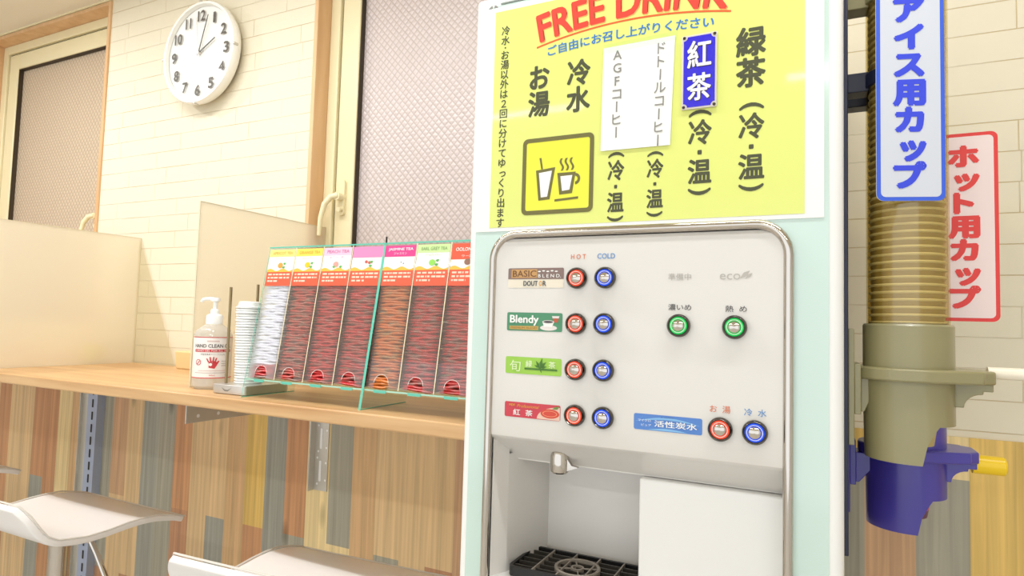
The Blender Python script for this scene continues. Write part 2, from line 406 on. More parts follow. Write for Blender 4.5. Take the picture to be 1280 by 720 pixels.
def thing(name, loc, label, cat, group=None, rz=0):
    o = bpy.data.objects.new(name, None); COL.objects.link(o); o.location = loc; o.empty_display_size = 0.05
    o.rotation_euler.z = rz
    return tag(o, label, cat, group)
def copy_tree(o, parent=None):
    c = o.copy(); COL.objects.link(c)
    if parent is not None: c.parent = parent
    for ch in list(o.children): copy_tree(ch, c)
    return c
def struct(mb, name, **k): return tag(mb.build(name, **k), kind='structure')

# ------------------------------------------------------------------ room
XL, XR, YF = -4.2, 2.2, -3.4
W1 = (-2.70, -1.978, -0.1425, 0.970); W2 = (-1.131, -0.36, -0.1425, 0.970)
struct(MB().box(XL, XR, YF, WY, FZ - 0.05, FZ, M_FLOOR), 'floor')
struct(MB().box(XL, XR, YF, WY + 0.2, CZ, CZ + 0.05, M_CEIL), 'ceiling')
b = MB(); z0 = -0.150
for x0, x1, za, zb in ((XL, W1[0], z0, CZ), (W1[1], W2[0], z0, CZ), (W2[1], XR, z0, CZ), (W1[0], W1[1], z0, W1[2]), (W1[0], W1[1], W1[3], CZ), (W2[0], W2[1], z0, W2[2]), (W2[0], W2[1], W2[3], CZ)):
    b.box(x0, x1, WY, WY + 0.12, za, zb, M_BRICK)
struct(b, 'wall_back')
struct(MB().box(XL, XR, WY - 0.003, WY + 0.12, FZ, z0, M_PLANK), 'wall_back_panelling')
struct(MB().box(XL - 0.05, XL, YF, WY, FZ, CZ, M_WALLP), 'wall_left')
struct(MB().box(XR, XR + 0.05, YF, WY, FZ, CZ, M_WALLP), 'wall_right')
struct(MB().box(XL, XR, WY - 0.006, WY, CZ - 0.006, CZ, M_FRAME), 'trim_1')

def window(name, W, pane_m, hx, side):
    x0, x1, za, zb = W; t = 0.012; fy = 1.190
    b = MB()
    for q in ((x0, x0 + t, za, zb), (x1 - t, x1, za, zb), (x0 + t, x1 - t, zb - t, zb), (x0 + t, x1 - t, za, za + t)):
        b.box(q[0], q[1], WY - 0.006, fy + 0.07, q[2], q[3], M_CASE)
    root = tag(b.build(name, bevel=0.0015), kind='structure')
    X0, X1, ZA, ZB = x0 + t, x1 - t, za + t, zb - t
    f = 0.030
    b = MB()
    for q in ((X0, X0 + f, ZA, ZB), (X1 - f, X1, ZA, ZB), (X0 + f, X1 - f, ZB - f, ZB), (X0 + f, X1 - f, ZA, ZA + f)):
        b.box(q[0], q[1], fy, fy + 0.065, q[2], q[3], M_FRAME)
    b.build('window_frame', root, bevel=0.002)
    b = MB(); g = 0.004; X0 += f; X1 -= f; ZA += f; ZB -= f
    for q in ((X0, X0 + g, ZA, ZB), (X1 - g, X1, ZA, ZB), (X0, X1, ZB - g, ZB), (X0, X1, ZA, ZA + g)):
        b.box(q[0], q[1], fy + 0.012, fy + 0.06, q[2], q[3], M_GASKET)
    b.build('gasket', root)
    X0 += g; X1 -= g; ZA += g; ZB -= g; s_ = 0.056
    b = MB()
    for q in ((X0, X0 + s_, ZA, ZB), (X1 - s_, X1, ZA, ZB), (X0 + s_, X1 - s_, ZB - s_, ZB), (X0 + s_, X1 - s_, ZA, ZA + s_)):
        b.box(q[0], q[1], fy + 0.006, fy + 0.05, q[2], q[3], M_FRAME)
    sash = b.build('sash', root, bevel=0.003)
    b = MB(); xa, xb, zc, zd = X0 + s_, X1 - s_, ZA + s_, ZB - s_; g = 0.0025
    for q in ((xa, xa + g, zc, zd), (xb - g, xb, zc, zd), (xa, xb, zd - g, zd), (xa, xb, zc, zc + g)):
        b.box(q[0], q[1], fy + 0.010, fy + 0.03, q[2], q[3], M_GASKET)
    b.build('gasket', sash)
    MB().box(xa + .001, xb - .001, fy + 0.024, fy + 0.030, zc + .001, zd - .001, pane_m).build('pane', root)
    # lever handle
    hz = 0.30; yb = fy + 0.006
    b = MB(); b.prism(rrect(hx - 0.009, hx + 0.009, hz - 0.045, hz + 0.045, 0.008), yb - 0.008, yb, M_FRAME)
    b.rod((hx, yb, hz), (hx, yb - 0.026, hz), 0.010, M_FRAME)
    b.tube([(hx + 0.002, yb - 0.022, hz + 0.002), (hx - 0.014 * side, yb - 0.030, hz - 0.002), (hx - 0.027 * side, yb - 0.036, hz - 0.020), (hx - 0.036 * side, yb - 0.038, hz - 0.055), (hx - 0.039 * side, yb - 0.038, hz - 0.098)], [0.008, 0.0075, 0.007, 0.006, 0.005], M_FRAME, 12)
    b.rod((hx + 0.002 * side, yb - 0.001, hz - 0.028), (hx + 0.002 * side, yb - 0.02, hz - 0.032), 0.006, M_FRAME)
    b.build('handle', sash)
    return root
window('window_1', W1, M_PANE1, -2.045, 1)
window('window_2', W2, M_PANE2, -1.058, 1)
tag(MB().add([(-2.395, .985, CZ), (-2.425, 0.995, CZ), (-2.41, 1.0, CZ), (-2.41, 0.99, CZ - .008)], [(0, 1, 3), (1, 2, 3), (2, 0, 3), (0, 2, 1)], M_RED).build('ceiling_tag', smooth=0),
    'tiny red tag stuck to the ceiling above the tan window', 'tag')

# ------------------------------------------------------------------ counter
CT, CB, CF, CR = -0.1425, -0.1650, 0.767, -0.4300
c = MB().box(-3.6, CR, CF, WY, CB, CT, M_TOP).build('counter', bevel=0.003)
tag(c, 'long light oak counter board fixed along the brick wall', 'counter')

def bracket():
    r = thing('shelf_bracket', (-1.045, WY, CB), 'slotted steel angle bracket nearest the drink machine, holding up the counter', 'bracket')
    x0, x1 = -1.066, -1.024; zb = -0.402
    b = MB(); b.box(x0, x1, WY - 0.006, WY - 0.003, zb, CB, M_STEEL); b.box(x0, x0 + 0.003, WY - 0.024, WY - 0.003, zb, CB, M_STEEL)
    for i in range(3):
        z = zb + 0.045 + i * 0.075
        b.flat(rrect(x0 + 0.017, x0 + 0.024, z - 0.024, z + 0.024, 0.003, 3), WY - 0.0065, M_PAPER)
        for dx, dz in ((0.008, 0.03), (0.034, 0.02), (0.034, -0.02), (0.010, -0.03)):
            b.flat(disc(x0 + dx + 0.003, z + dz, 0.0028, 10), WY - 0.0065, M_PAPER)
    b.build('wall_leg', r)
    b = MB(); b.box(x0, x1, 0.80, WY - 0.006, CB - 0.003, CB, M_STEEL); b.box(x0, x0 + 0.003, 0.80, WY - 0.024, CB - 0.040, CB - 0.003, M_STEEL)
    for i in range(7):
        y = 0.825 + i * 0.045
        b.add([(x0 + 0.0034, y + 0.0035 * math.cos(2 * PI * k / 10), CB - 0.028 + 0.0035 * math.sin(2 * PI * k / 10)) for k in range(10)], [list(range(10))], M_PAPER)
    b.build('arm', r)
bracket()
def upright():
    r = thing('wall_upright', (-1.93, WY, FZ), 'tall slotted steel upright running down the plank wall behind the middle stool', 'upright')
    b = MB(); b.box(-1.976, -1.925, WY - 0.010, WY - 0.003, FZ, CB, M_STEEL); b.box(-1.979, -1.976, WY - 0.018, WY - 0.003, FZ, CB, M_STEEL)
    for z in (-0.47, -0.49, -0.33):
        b.flat(disc(-1.945, z, 0.004, 10), WY - 0.0105, M_PAPER)
    b.build('plate', r)
    b = MB(); b.box(-1.925, -1.880, WY - 0.026, WY - 0.003, FZ, CB, M_BSTEEL)
    z = CB - 0.03
    while z > FZ + 0.05:
        b.flat(rrect(-1.904, -1.896, z - 0.012, z + 0.012, 0.002, 2), WY - 0.0265, M_DARKHOLE); z -= 0.036
    b.build('slotted_channel', r)
upright()

# ------------------------------------------------------------------ partitions
def partition(x, y0, y1, zt, label, brace):
    r = thing('partition', (x, (y0 + y1) / 2, CT), label, 'partition', None)
    b = MB(); b.box(x - 0.0015, x + 0.0015, y0, y1, CT, zt, M_FROST); b.build('sheet', r)
    b = MB(); b.box(x - 0.0018, x + 0.0018, y0 - 0.001, y0, CT, zt, M_FROSTE); b.box(x - 0.0018, x + 0.0018, y0, y1, zt, zt + 0.001, M_FROSTE); b.build('edge', r)
    if brace:
        b = MB(); b.prism([(x + 0.002, CT), (x + 0.002, zt - 0.006), (x + 0.185, CT)], y1 - 0.006, y1 - 0.003, M_THINCLEAR); b.build('brace', r)
partition(-1.765, 0.72, WY - 0.001, 0.216, 'frosted partition in front of the tan window, standing at the far end of the counter', True)
partition(-1.106, 0.836, 1.189, 0.226, 'frosted partition standing just behind the pump bottle, beside the white window', False)

# ------------------------------------------------------------------ wall clock
def clock():
    cx, cz, yf = -1.5115, 0.7120, 1.106; R0 = 0.142
    r = thing('wall_clock', (cx, WY, cz), 'round white wall clock with dark numerals on the white brick wall', 'clock')
    ctr = (cx, WY - 0.004, cz)
    M_CL = mat('clock_rim', (248, 246, 238), 0.3); M_CF = mat('clock_face', (250, 249, 246), 0.5); M_NUM = mat('clock_numeral', (88, 82, 76), 0.5)
    d = WY - 0.004 - yf
    b = MB(); b.lathe([(0.0, 0.0), (R0 - 0.022, 0.0), (R0 - 0.006, 0.012), (R0, 0.026), (R0, d - 0.006), (R0 - 0.003, d), (R0 - 0.009, d), (R0 - 0.012, d - 0.010)], M_CL, ctr, 64, 'y'); b.build('rim', r)
    fy = yf + 0.011
    b = MB(); b.lathe([(0.0, 0.0), (R0 - 0.011, 0.0)], M_CF, (cx, fy, cz), 64, 'y'); b.build('face', r, smooth=0)
    for n in range(1, 13):
        b = MB(); a = PI / 2 - 2 * PI * n / 12; px, pz = cx + 0.104 * math.cos(a), cz + 0.104 * math.sin(a)
        ww = 0.010 if n == 1 else (0.032 if n >= 10 else 0.022)
        if n == 11: ww = 0.024
        b.text(str(n), M_NUM, lambda u, v: (px + u, fy - 0.004, pz + v), w=ww * 0.95, h=0.030, bold=0.03); b.build('numeral', r, smooth=0, fix=False)
    def hand(name, ang, L, tail, wd, y, m):
        a = math.radians(90 - ang); dx, dz = math.cos(a), math.sin(a); nx, nz = -dz, dx
        poly = [(cx - dx * tail + nx * wd, cz - dz * tail + nz * wd), (cx + dx * L + nx * wd * 0.6, cz + dz * L + nz * wd * 0.6), (cx + dx * L - nx * wd * 0.6, cz + dz * L - nz * wd * 0.6), (cx - dx * tail - nx * wd, cz - dz * tail - nz * wd)]
        MB().prism(poly, y, y - 0.001, m).build(name, r, smooth=0)
    hand('hour_hand', 62, 0.068, 0.008, 0.0024, fy - 0.005, mat('clock_hand', (58, 54, 50), 0.4))
    hand('minute_hand', 17, 0.105, 0.010, 0.0019, fy - 0.0065, MC['clock_hand'])
    hand('second_hand', -8, 0.100, 0.038, 0.0007, fy - 0.008, M_STEEL)
    MB().lathe([(0, 0.010), (0.004, 0.010), (0.004, 0)], M_SILVER, (cx, fy, cz), 16, 'y').build('hub', r)
    b = MB(); b.lathe([(0.0, 0.0), (R0 - 0.010, 0.0)], clear_mat('clock_glass', (252, 252, 250), 0.03), (cx, yf + 0.001, cz), 48, 'y'); b.build('lens', r, smooth=0)
    for a in (0, 90, 180, 270):
        px, pz = cx + R0 * math.cos(math.radians(a)), cz + R0 * math.sin(math.radians(a))
        MB().box(px - 0.003, px + 0.003, yf - 0.002, yf + 0.012, pz - 0.003, pz + 0.003, M_STEEL).build('clip', r, bevel=0.001)
clock()

# ------------------------------------------------------------------ drink dispenser
DX0, DX1, DY, DTOP = -0.4257, 0.0257, 0.730, 0.4425
PY = 0.7240                                     # control panel face
def dispenser():
    r = thing('drink_dispenser', ((DX0 + DX1) / 2, 0.92, FZ), 'tall white and pale mint hot and cold drink machine with glowing round buttons', 'drink dispenser')
    rd = 0.012
    arcl = [(DX0 + rd - rd * math.cos(t * PI / 12), DY + rd - rd * math.sin(t * PI / 12)) for t in range(7)]
    arcr = [(DX1 - rd + rd * math.sin(t * PI / 12), DY + rd - rd * math.cos(t * PI / 12)) for t in range(7)]
    poly = [(DX0, 1.12)] + arcl + [(-0.386, DY), (-0.386, 0.95), (-0.024, 0.95), (-0.024, DY)] + arcr + [(DX1, 1.12)]
    b = MB(); b.prism(poly, FZ, DTOP - 0.008, M_WHITE, 'z')
    b.prism([(DX0, 1.12)] + arcl + arcr + [(DX1, 1.12)], DTOP - 0.008, DTOP, M_WHITE, 'z')
    b.build('body', r, smooth=30)
    BZ0, BZ1, BX0, BX1 = -0.40, 0.1165, -0.3825, -0.0268
    b = MB(); b.ring(rrect(-0.4128, 0.0115, -1.12, 0.430, 0.014, 8), rrect(BX0, BX1, BZ0, BZ1, 0.034, 8), DY - 0.0015, DY + 0.004, M_MINT)
    b.build('front_panel', r, smooth=30)
    b = MB()     # maker's emblem: grey half disc split by a bar
    ex, ez = P(616.5, 14, DY - 0.003)
    for a0, a1 in ((8, 82), (98, 172)):
        pts = [(ex, ez)] + [(ex + 0.0075 * math.cos(math.radians(a0 + (a1 - a0) * i / 8)), ez + 0.0085 * math.sin(math.radians(a0 + (a1 - a0) * i / 8))) for i in range(9)]
        cxm = 0.0006 if a0 < 90 else -0.0006
        b.flat([(p[0] + cxm, p[1]) for p in pts], DY - 0.002, M_INK2)
    b.build('emblem', r, smooth=0)
    path = [(x, DY - 0.005, z) for x, z in rrect(BX0, BX1, BZ0, BZ1, 0.034, 10)]
    b = MB(); b.tube(path, 0.0053, M_CHROME, 14, closed=True); b.build('chrome_bezel', r, smooth=60)
    # control panel with sloping chin
    prof = [(0.790, 0.1125), (0.735, 0.1125), (0.7275, 0.1105), (PY, 0.106), (PY, 0.095), (PY, 0.084), (PY, 0.05), (PY, 0.0), (PY, -0.08), (PY, -0.1385), (0.7246, -0.1430), (0.7275, -0.1462), (0.7310, -0.1480), (0.7350, -0.1500), (0.7745, -0.1800), (0.7750, -0.1815), (0.850, -0.1815)]
    x0, x1 = BX0 + 0.003, BX1 - 0.003; rc = 0.031; zt = 0.1135
    b = MB(); rows = []
    for y, z in prof:
        dz = max(0, z - (zt - rc)); ins = rc - math.sqrt(max(0, rc * rc - dz * dz)) if dz > 0 else 0
        rows.append((x0 + ins, x1 - ins, y, z))
    vs = []; fs = []
    for q in rows: vs += [(q[0], q[2], q[3]), (q[1], q[2], q[3]), (q[0], 0.85, q[3]), (q[1], 0.85, q[3])]
    for i in range(len(rows) - 1):
        a, d = 4 * i, 4 * i + 4
        fs += [(a, a + 1, d + 1, d), (a, d, d + 2, a + 2), (a + 1, a + 3, d + 3, d + 1)]
    b.add(vs, fs, M_PANEL); panel = b.build('control_panel', r, smooth=25)
    # recess liner
    zr0, zr1 = -0.40, -0.172
    xl = [(-0.3785, 0.733), (-0.3665, 0.757), (-0.3450, 0.846), (-0.150, 0.846)]
    b = MB()
    for i in range(3):
        (ax, ay), (bx, by) = xl[i], xl[i + 1]
        b.add([(ax, ay, zr0), (bx, by, zr0), (bx, by, zr1 + (0.032 if i == 0 else 0)), (ax, ay, zr1 + (0.032 if i == 0 else 0))], [(0, 1, 2, 3)], M_PANEL)
    b.add([(-0.3785, 0.733, -0.325), (-0.15, 0.733, -0.325), (-0.15, 0.846, -0.325), (-0.3785, 0.846, -0.325)], [(0, 1, 2, 3)], M_WHITE)
    b.add([(-0.3785, 0.735, -0.40), (-0.15, 0.735, -0.40), (-0.15, 0.735, -0.325), (-0.3785, 0.735, -0.325)], [(0, 1, 2, 3)], M_WHITE)
    b.build('dispensing_recess', r, smooth=0, fix=False)
    MB().box(-0.1930, x1 - 0.0005, 0.762, 0.84, -0.398, -0.1825, M_WHITE).build('lower_door', r, bevel=0.002)
    # drip tray: open grill with ring
    b = MB(); tx0, tx1, ty0, ty1, tz = -0.3585, -0.1940, 0.7440, 0.8300, -0.311
    b.ring(rrect(tx0, tx1, ty0, ty1, 0.008, 4), rrect(tx0 + 0.004, tx1 - 0.004, ty0 + 0.004, ty1 - 0.004, 0.006, 4), tz - 0.012, tz, M_BLACK, 'z')
    b.box(tx0 + 0.003, tx1 - 0.003, ty0 + 0.003, ty1 - 0.003, tz - 0.0135, tz - 0.011, M_BLACK)
    for i in range(1, 6):
        y = ty0 + (ty1 - ty0) * i / 6; b.box(tx0 + 0.003, tx1 - 0.003, y - 0.0011, y + 0.0011, tz - 0.008, tz - 0.0015, mat('grey_black_plastic', (62, 58, 52), 0.4))
    tray = b.build('drip_tray', r)
    b = MB()
    for i in range(1, 5):
        x = tx0 + (tx1 - tx0) * i / 5; b.box(x - 0.0009, x + 0.0009, ty0 + 0.003, ty1 - 0.003, tz - 0.006, tz + 0.0004, mat('worn_grey_edge', (150, 140, 128), 0.4))
    rx, ry = -0.2765, 0.781
    b.lathe([(0.0255, -0.005), (0.0255, 0.0012), (0.0275, 0.002), (0.0295, 0.0012), (0.0295, -0.005)], MC['worn_grey_edge'], (rx, ry, tz), 40)
    b.lathe([(0.006, -0.004), (0.006, 0.001), (0.0085, 0.001), (0.0085, -0.004)], MC['worn_grey_edge'], (rx, ry, tz), 20)
    for a in range(4):
        dx, dy = math.cos(a * PI / 2 + 0.4), math.sin(a * PI / 2 + 0.4)
        b.rod((rx + dx * 0.007, ry + dy * 0.007, tz - 0.001), (rx + dx * 0.027, ry + dy * 0.027, tz - 0.001), 0.0011, MC['worn_grey_edge'], 6)
    b.build('cup_ring', tray)
    # nozzle
    nx, nz = P(699.5, 590, 0.757); b = MB()
    b.lathe([(0.0, -0.001), (0.0095, -0.001), (0.0115, 0.001), (0.0122, 0.006), (0.0122, 0.020), (0.0105, 0.026), (0.004, 0.030), (0, 0.030)], M_CHROME, (nx, 0.757, nz), 28)
    b.prism([(nx + 0.006, nz + 0.001), (nx + 0.026, nz + 0.009), (nx + 0.017, nz + 0.0105), (nx + 0.010, nz + 0.020), (nx + 0.004, nz + 0.024)], 0.753, 0.759, M_CHROME)
    b.build('nozzle', r)
    # buttons
    glow = {'red': mat('button_red_light', (255, 84, 52), 0.3, emit=0.35), 'blue': mat('button_blue_light', (40, 92, 255), 0.3, emit=0.35), 'green': mat('button_green_light', (30, 214, 96), 0.3, emit=0.3)}
    M_GLINT = mat('button_lens', (246, 236, 214), 0.25)
    def button(u, v, c):
        x, z = P(u, v, PY - 0.004)
        b = MB(); b.lathe([(0.0128, 0.0), (0.0132, 0.002), (0.0128, 0.006), (0.0112, 0.008), (0.0102, 0.0068), (0.0100, 0.004)], M_DCHROME, (x, PY, z), 32, 'y'); bt = b.build('button', panel)
        b = MB(); b.lathe([(0.0101, 0.0045), (0.0094, 0.0062), (0.0078, 0.0066), (0.0068, 0.0058)], glow[c], (x, PY, z), 32, 'y')
        b.lathe([(0.0083, 0.0067), (0.0079, 0.0070), (0.0075, 0.0067)], M_PAPER, (x, PY, z), 32, 'y'); lr = b.build('light_ring', bt)
        lr['label'] = 'glowing %s ring' % c
        b = MB(); b.lathe([(0.0068, 0.0056), (0.0062, 0.0072), (0.004, 0.0082), (0.0, 0.0086)], M_CHROME, (x, PY, z), 24, 'y'); b.build('cap', bt)
    for i, (hu, hv, cu, cv) in enumerate(((720.5, 347.5, 756, 347), (719.5, 404.7, 754.7, 405), (718.5, 462, 753.5, 463.2), (717.7, 519.6, 753, 522.6))):
        button(hu, hv, 'red'); button(cu, cv, 'blue')
    button(848, 407, 'green'); button(918, 409, 'green'); button(900, 537, 'red'); button(943.5, 541, 'blue')
    # printed words
    y = PY - 0.0004; pl = lambda cx, cz: (lambda u, v: (cx + u, y, cz + v))
    K = 0.000925     # metres per photo pixel on the panel, left half
    def word(t, u, v, wpx, hpx, m, bold=0.0, k=1.0):
        cx, cz = P(u, v, y); b = MB(); b.text(t, m, pl(cx, cz), w=wpx * K * k, h=hpx * K * k, bold=bold); b.build('printed_word', panel, smooth=0, fix=False)
    M_GREYT = mat('pale_grey_print', (186, 180, 172), 0.5); M_DK = mat('dark_grey_print', (92, 88, 84), 0.5); M_OR = mat('salmon_print', (226, 128, 84), 0.5); M_LB = mat('light_blue_print', (86, 146, 206), 0.5)
    word('H O T', 723, 320.8, 21, 6.5, M_OR, 0.012); word('COLD', 757.7, 320, 24, 7, M_LB, 0.012)
    word('準備中', 849.5, 346, 30, 9.5, M_GREYT, 0.004, 0.93); word('eco', 912.5, 345.8, 26, 8, M_GREYT, 0.0, 0.9)
    word('濃いめ', 849.5, 384, 30, 8.5, M_DK, 0.006, 0.93); word('熱  め', 920, 386, 27, 8.5, M_DK, 0.006, 0.9)
    word('お  湯', 900, 511.5, 26, 9.5, M_OR, 0.006, 0.9); word('冷  水', 944, 516, 27, 9.5, M_LB, 0.006, 0.9)
    for (u, v, s_) in ((931, 343.5, 1.0), (936, 345, 0.7)):
        cx, cz = P(u, v, y); L = 0.0052 * s_; b = MB()
        b.flat([(cx - L, cz - L * 0.8), (cx - L * 0.2, cz + L * 0.5), (cx + L, cz + L * 0.9), (cx + L * 0.5, cz - L * 0.2)], y, M_GREYT); b.build('leaf_mark', panel, smooth=0)
    # product stickers
    def sticker(name, tl, br, draw, lab=None):
        xa, za = P(tl[0], tl[1], PY); xb, zb = P(br[0], br[1], PY)
        b = MB(); draw(b, xa, xb, zb, za); o = b.build(name, panel, smooth=0)
        if lab: o['label'] = lab
        return o
    Y1, Y2, Y3 = PY - 0.0004, PY - 0.0007, PY - 0.0010
    def pt(cx, cz, yy=None): return lambda u, v: (cx + u, yy or Y3, cz + v)
    def s1(b, x0, x1, z0, z1):
        W, H = x1 - x0, z1 - z0
        b.flat(rrect(x0, x1, z0, z1, 0.0015, 3), Y1, mat('sticker_cream', (236, 226, 206), 0.4))
        b.flat([(x0, z0 + H * 0.44), (x1, z0 + H * 0.44), (x1, z1 - 0.0012), (x1 - 0.0012, z1), (x0 + 0.0012, z1), (x0, z1 - 0.0012)], Y2, mat('sticker_mauve', (136, 112, 104), 0.4))
        b.flat([(x0 + W * .06, z0 + H * 0.5), (x0 + W * .53, z0 + H * 0.5), (x0 + W * .53, z0 + H * 0.94), (x0 + W * .06, z0 + H * 0.94)], Y2 - 0.0001, mat('sticker_gold', (204, 156, 96), 0.4))
        b.text('BASIC', mat('brown_print', (120, 82, 52), 0.5), pt(x0 + W * .30, z0 + H * .72), w=W * .43, h=H * .33, bold=0.01)
        b.text('B L E N D.', M_PAPER, pt(x0 + W * .75, z0 + H * .60), w=W * .40, h=H * .17, bold=0.01)
        for i in range(5):
            xx = x0 + W * (.57 + .075 * i); b.flat(disc(xx, z0 + H * (.82 + .03 * (i % 2)), W * 0.028, 8, H * .035), Y3, M_PAPER)
        b.text('DOUT', mat('charcoal_print', (86, 88, 90), 0.5), pt(x0 + W * .415, z0 + H * .22), w=W * .26, h=H * .26, bold=0.03)
        b.text('O', mat('amber_print', (226, 166, 64), 0.5), pt(x0 + W * .595, z0 + H * .22), w=W * .06, h=H * .26, bold=0.03)
        b.text('R', MC['charcoal_print'], pt(x0 + W * .665, z0 + H * .22), w=W * .06, h=H * .26, bold=0.03)
    def s2(b, x0, x1, z0, z1):
        W, H = x1 - x0, z1 - z0
        b.flat(rrect(x0, x1, z0, z1, 0.002, 3), Y1, mat('sticker_green', (78, 144, 106), 0.4))
        b.flat([(x0 + W * .05, z0 + H * .08), (x0 + W * .58, z0 + H * .06), (x0 + W * .58, z0 + H * .28), (x0 + W * .05, z0 + H * .26)], Y2, mat('sticker_ochre', (200, 164, 84), 0.4))
        b.text('Blendy', M_PAPER, pt(x0 + W * .32, z0 + H * .58), w=W * .53, h=H * .56, bold=0.03)
        b.text('PREMIUM BLEND', mat('ochre_dark', (150, 112, 50), 0.5), pt(x0 + W * .315, z0 + H * .17), w=W * .48, h=H * .10)
        b.flat(disc(x0 + W * .76, z0 + H * .20, W * .15, 20, H * .15), Y2, M_SILVER)
        b.flat([(x0 + W * .65, z0 + H * .52), (x0 + W * .68, z0 + H * .26), (x0 + W * .82, z0 + H * .26), (x0 + W * .86, z0 + H * .52)], Y2 - .0001, M_PAPER)
        b.flat(disc(x0 + W * .755, z0 + H * .52, W * .105, 18, H * .09), Y3, M_SILVER); b.flat(disc(x0 + W * .755, z0 + H * .52, W * .085, 18, H * .06), Y3 - .0001, mat('coffee_print', (74, 66, 72), 0.4))
        b.flat([(x0 + W * .82, z0 + H * .84), (x0 + W * .85, z0 + H * .5), (x0 + W * .92, z0 + H * .5), (x0 + W * .95, z0 + H * .84)], Y2 - .0001, mat('iced_drink_print', (190, 92, 62), 0.4))
        b.flat([(x0 + W * .82, z0 + H * .84), (x0 + W * .83, z0 + H * .72), (x0 + W * .94, z0 + H * .72), (x0 + W * .95, z0 + H * .84)], Y3, M_SILVER)
    def s3(b, x0, x1, z0, z1):
        W, H = x1 - x0, z1 - z0; M_LW = mat('pale_green_print', (226, 244, 190), 0.5); M_DG = mat('leaf_green_print', (74, 122, 42), 0.5)
        b.flat(rrect(x0, x1, z0, z1, 0.002, 3), Y1, mat('sticker_lime', (158, 206, 74), 0.4))
        b.text('旬', M_LW, pt(x0 + W * .18, z0 + H * .47), w=W * .20, h=H * .66, bold=0.005)
        b.text('緑', M_LW, pt(x0 + W * .43, z0 + H * .62), w=W * .12, h=H * .40, bold=0.02); b.text('茶', M_LW, pt(x0 + W * .84, z0 + H * .62), w=W * .12, h=H * .40, bold=0.02)
        b.flat([(x0 + W * .35, z0 + H * .27), (x0 + W * .93, z0 + H * .27), (x0 + W * .93, z0 + H * .38), (x0 + W * .35, z0 + H * .38)], Y2, M_DG)
        for a, L in ((-35, .11), (12, .13), (48, .12), (-70, .09), (80, .10)):
            t = math.radians(90 - a); px, pz = x0 + W * .63, z0 + H * .42; q = W * L * 1.25
            b.flat([(px, pz), (px + q * .5 * math.cos(t + .35), pz + q * .5 * math.sin(t + .35)), (px + q * math.cos(t), pz + q * math.sin(t)), (px + q * .5 * math.cos(t - .35), pz + q * .5 * math.sin(t - .35))], Y3, M_DG)
        b.flat([(x0 + W * .60, z0 + H * .42), (x0 + W * .66, z0 + H * .10), (x0 + W * .645, z0 + H * .42)], Y3, M_DG)
    def s4(b, x0, x1, z0, z1):
        W, H = x1 - x0, z1 - z0
        b.flat(rrect(x0, x1, z0, z1, 0.002, 3), Y1, mat('sticker_crimson', (206, 62, 76), 0.4))
        cs = [(x1 - 0.0005, z0 + H * .02), (x1 - 0.0005, z0 + H * .86)] + [(x0 + W * (.99 - .40 * math.sin(t * PI / 16)), z0 + H * (.04 + .82 * math.cos(t * PI / 16))) for t in range(1, 9)]
        b.flat(cs, Y2, mat('sticker_cup_pale', (232, 196, 176), 0.4))
        b.flat(disc(x0 + W * .82, z0 + H * .42, W * .165, 22, H * .30), Y2 - .0001, mat('tea_print', (214, 70, 48), 0.35)); b.flatring(disc(x0 + W * .82, z0 + H * .42, W * .13, 20, H * .20), disc(x0 + W * .82, z0 + H * .42, W * .115, 20, H * .16), Y3, mat('tea_light_print', (240, 150, 110), 0.4))
        b.flat([(x0 + W * .86, z0 + H * .72), (x0 + W * .91, z0 + H * .90), (x0 + W * .985, z0 + H * .92), (x0 + W * .95, z0 + H * .74)], Y3, mat('mint_leaf_print', (110, 140, 60), 0.4))
        b.text('紅', M_PAPER, pt(x0 + W * .225, z0 + H * .34), w=W * .13, h=H * .40, bold=0.015); b.text('茶', M_PAPER, pt(x0 + W * .45, z0 + H * .34), w=W * .13, h=H * .40, bold=0.015)
        b.text('MDF', MC['amber_print'], pt(x0 + W * .14, z0 + H * .80), w=W * .11, h=H * .16, bold=0.03); b.text('Professional', MC['amber_print'], pt(x0 + W * .43, z0 + H * .77), w=W * .40, h=H * .20, shear=0.3)
    def s5(b, x0, x1, z0, z1):
        W, H = x1 - x0, z1 - z0; M_SKY = mat('sticker_sky', (132, 186, 232), 0.4)
        b.flat(rrect(x0, x1, z0, z1, 0.002, 3), Y1, mat('sticker_azure', (84, 132, 206), 0.35))
        b.flat([(x0 + W * .02 + W * .96 * i / 16, z0 + H * (.52 + .34 * math.sin(PI * i / 16))) for i in range(17)] + [(x0 + W * .02 + W * .96 * i / 16, z0 + H * (.52 + .20 * math.sin(PI * i / 16))) for i in range(16, -1, -1)], Y2, M_SKY)
        b.flat([(x0 + W * (.2 + .6 * i / 10), z0 + H * (.04 + .14 * math.sin(PI * i / 10))) for i in range(11)], Y2, M_SKY)
        b.text('活性炭水', M_PAPER, pt(x0 + W * .62, z0 + H * .46), w=W * .62, h=H * .40, bold=0.015)
        b.text('マイクロ', M_PAPER, pt(x0 + W * .16, z0 + H * .60), w=W * .19, h=H * .15); b.text('ピュア', M_PAPER, pt(x0 + W * .19, z0 + H * .32), w=W * .15, h=H * .14)
        b.text('premium', mat('deep_blue_print', (36, 70, 150), 0.4), pt(x0 + W * .5, z0 + H * .87), w=W * .18, h=H * .09)
    sticker('drink_sticker', (636, 335.6), (704.6, 359.8), s1, 'brown and cream coffee sticker'); sticker('drink_sticker', (634.4, 390.2), (702.8, 415.2), s2, 'green coffee sticker with a cup')
    sticker('drink_sticker', (632.6, 445), (701.6, 470.6), s3, 'lime green tea sticker with a leaf sprig'); sticker('drink_sticker', (631.4, 501), (700.3, 526.8), s4, 'crimson black tea sticker with a teacup')
    sticker('drink_sticker', (792.6, 516), (877.7, 544.4), s5, 'blue water sticker with an arc')
    return r
dispenser()

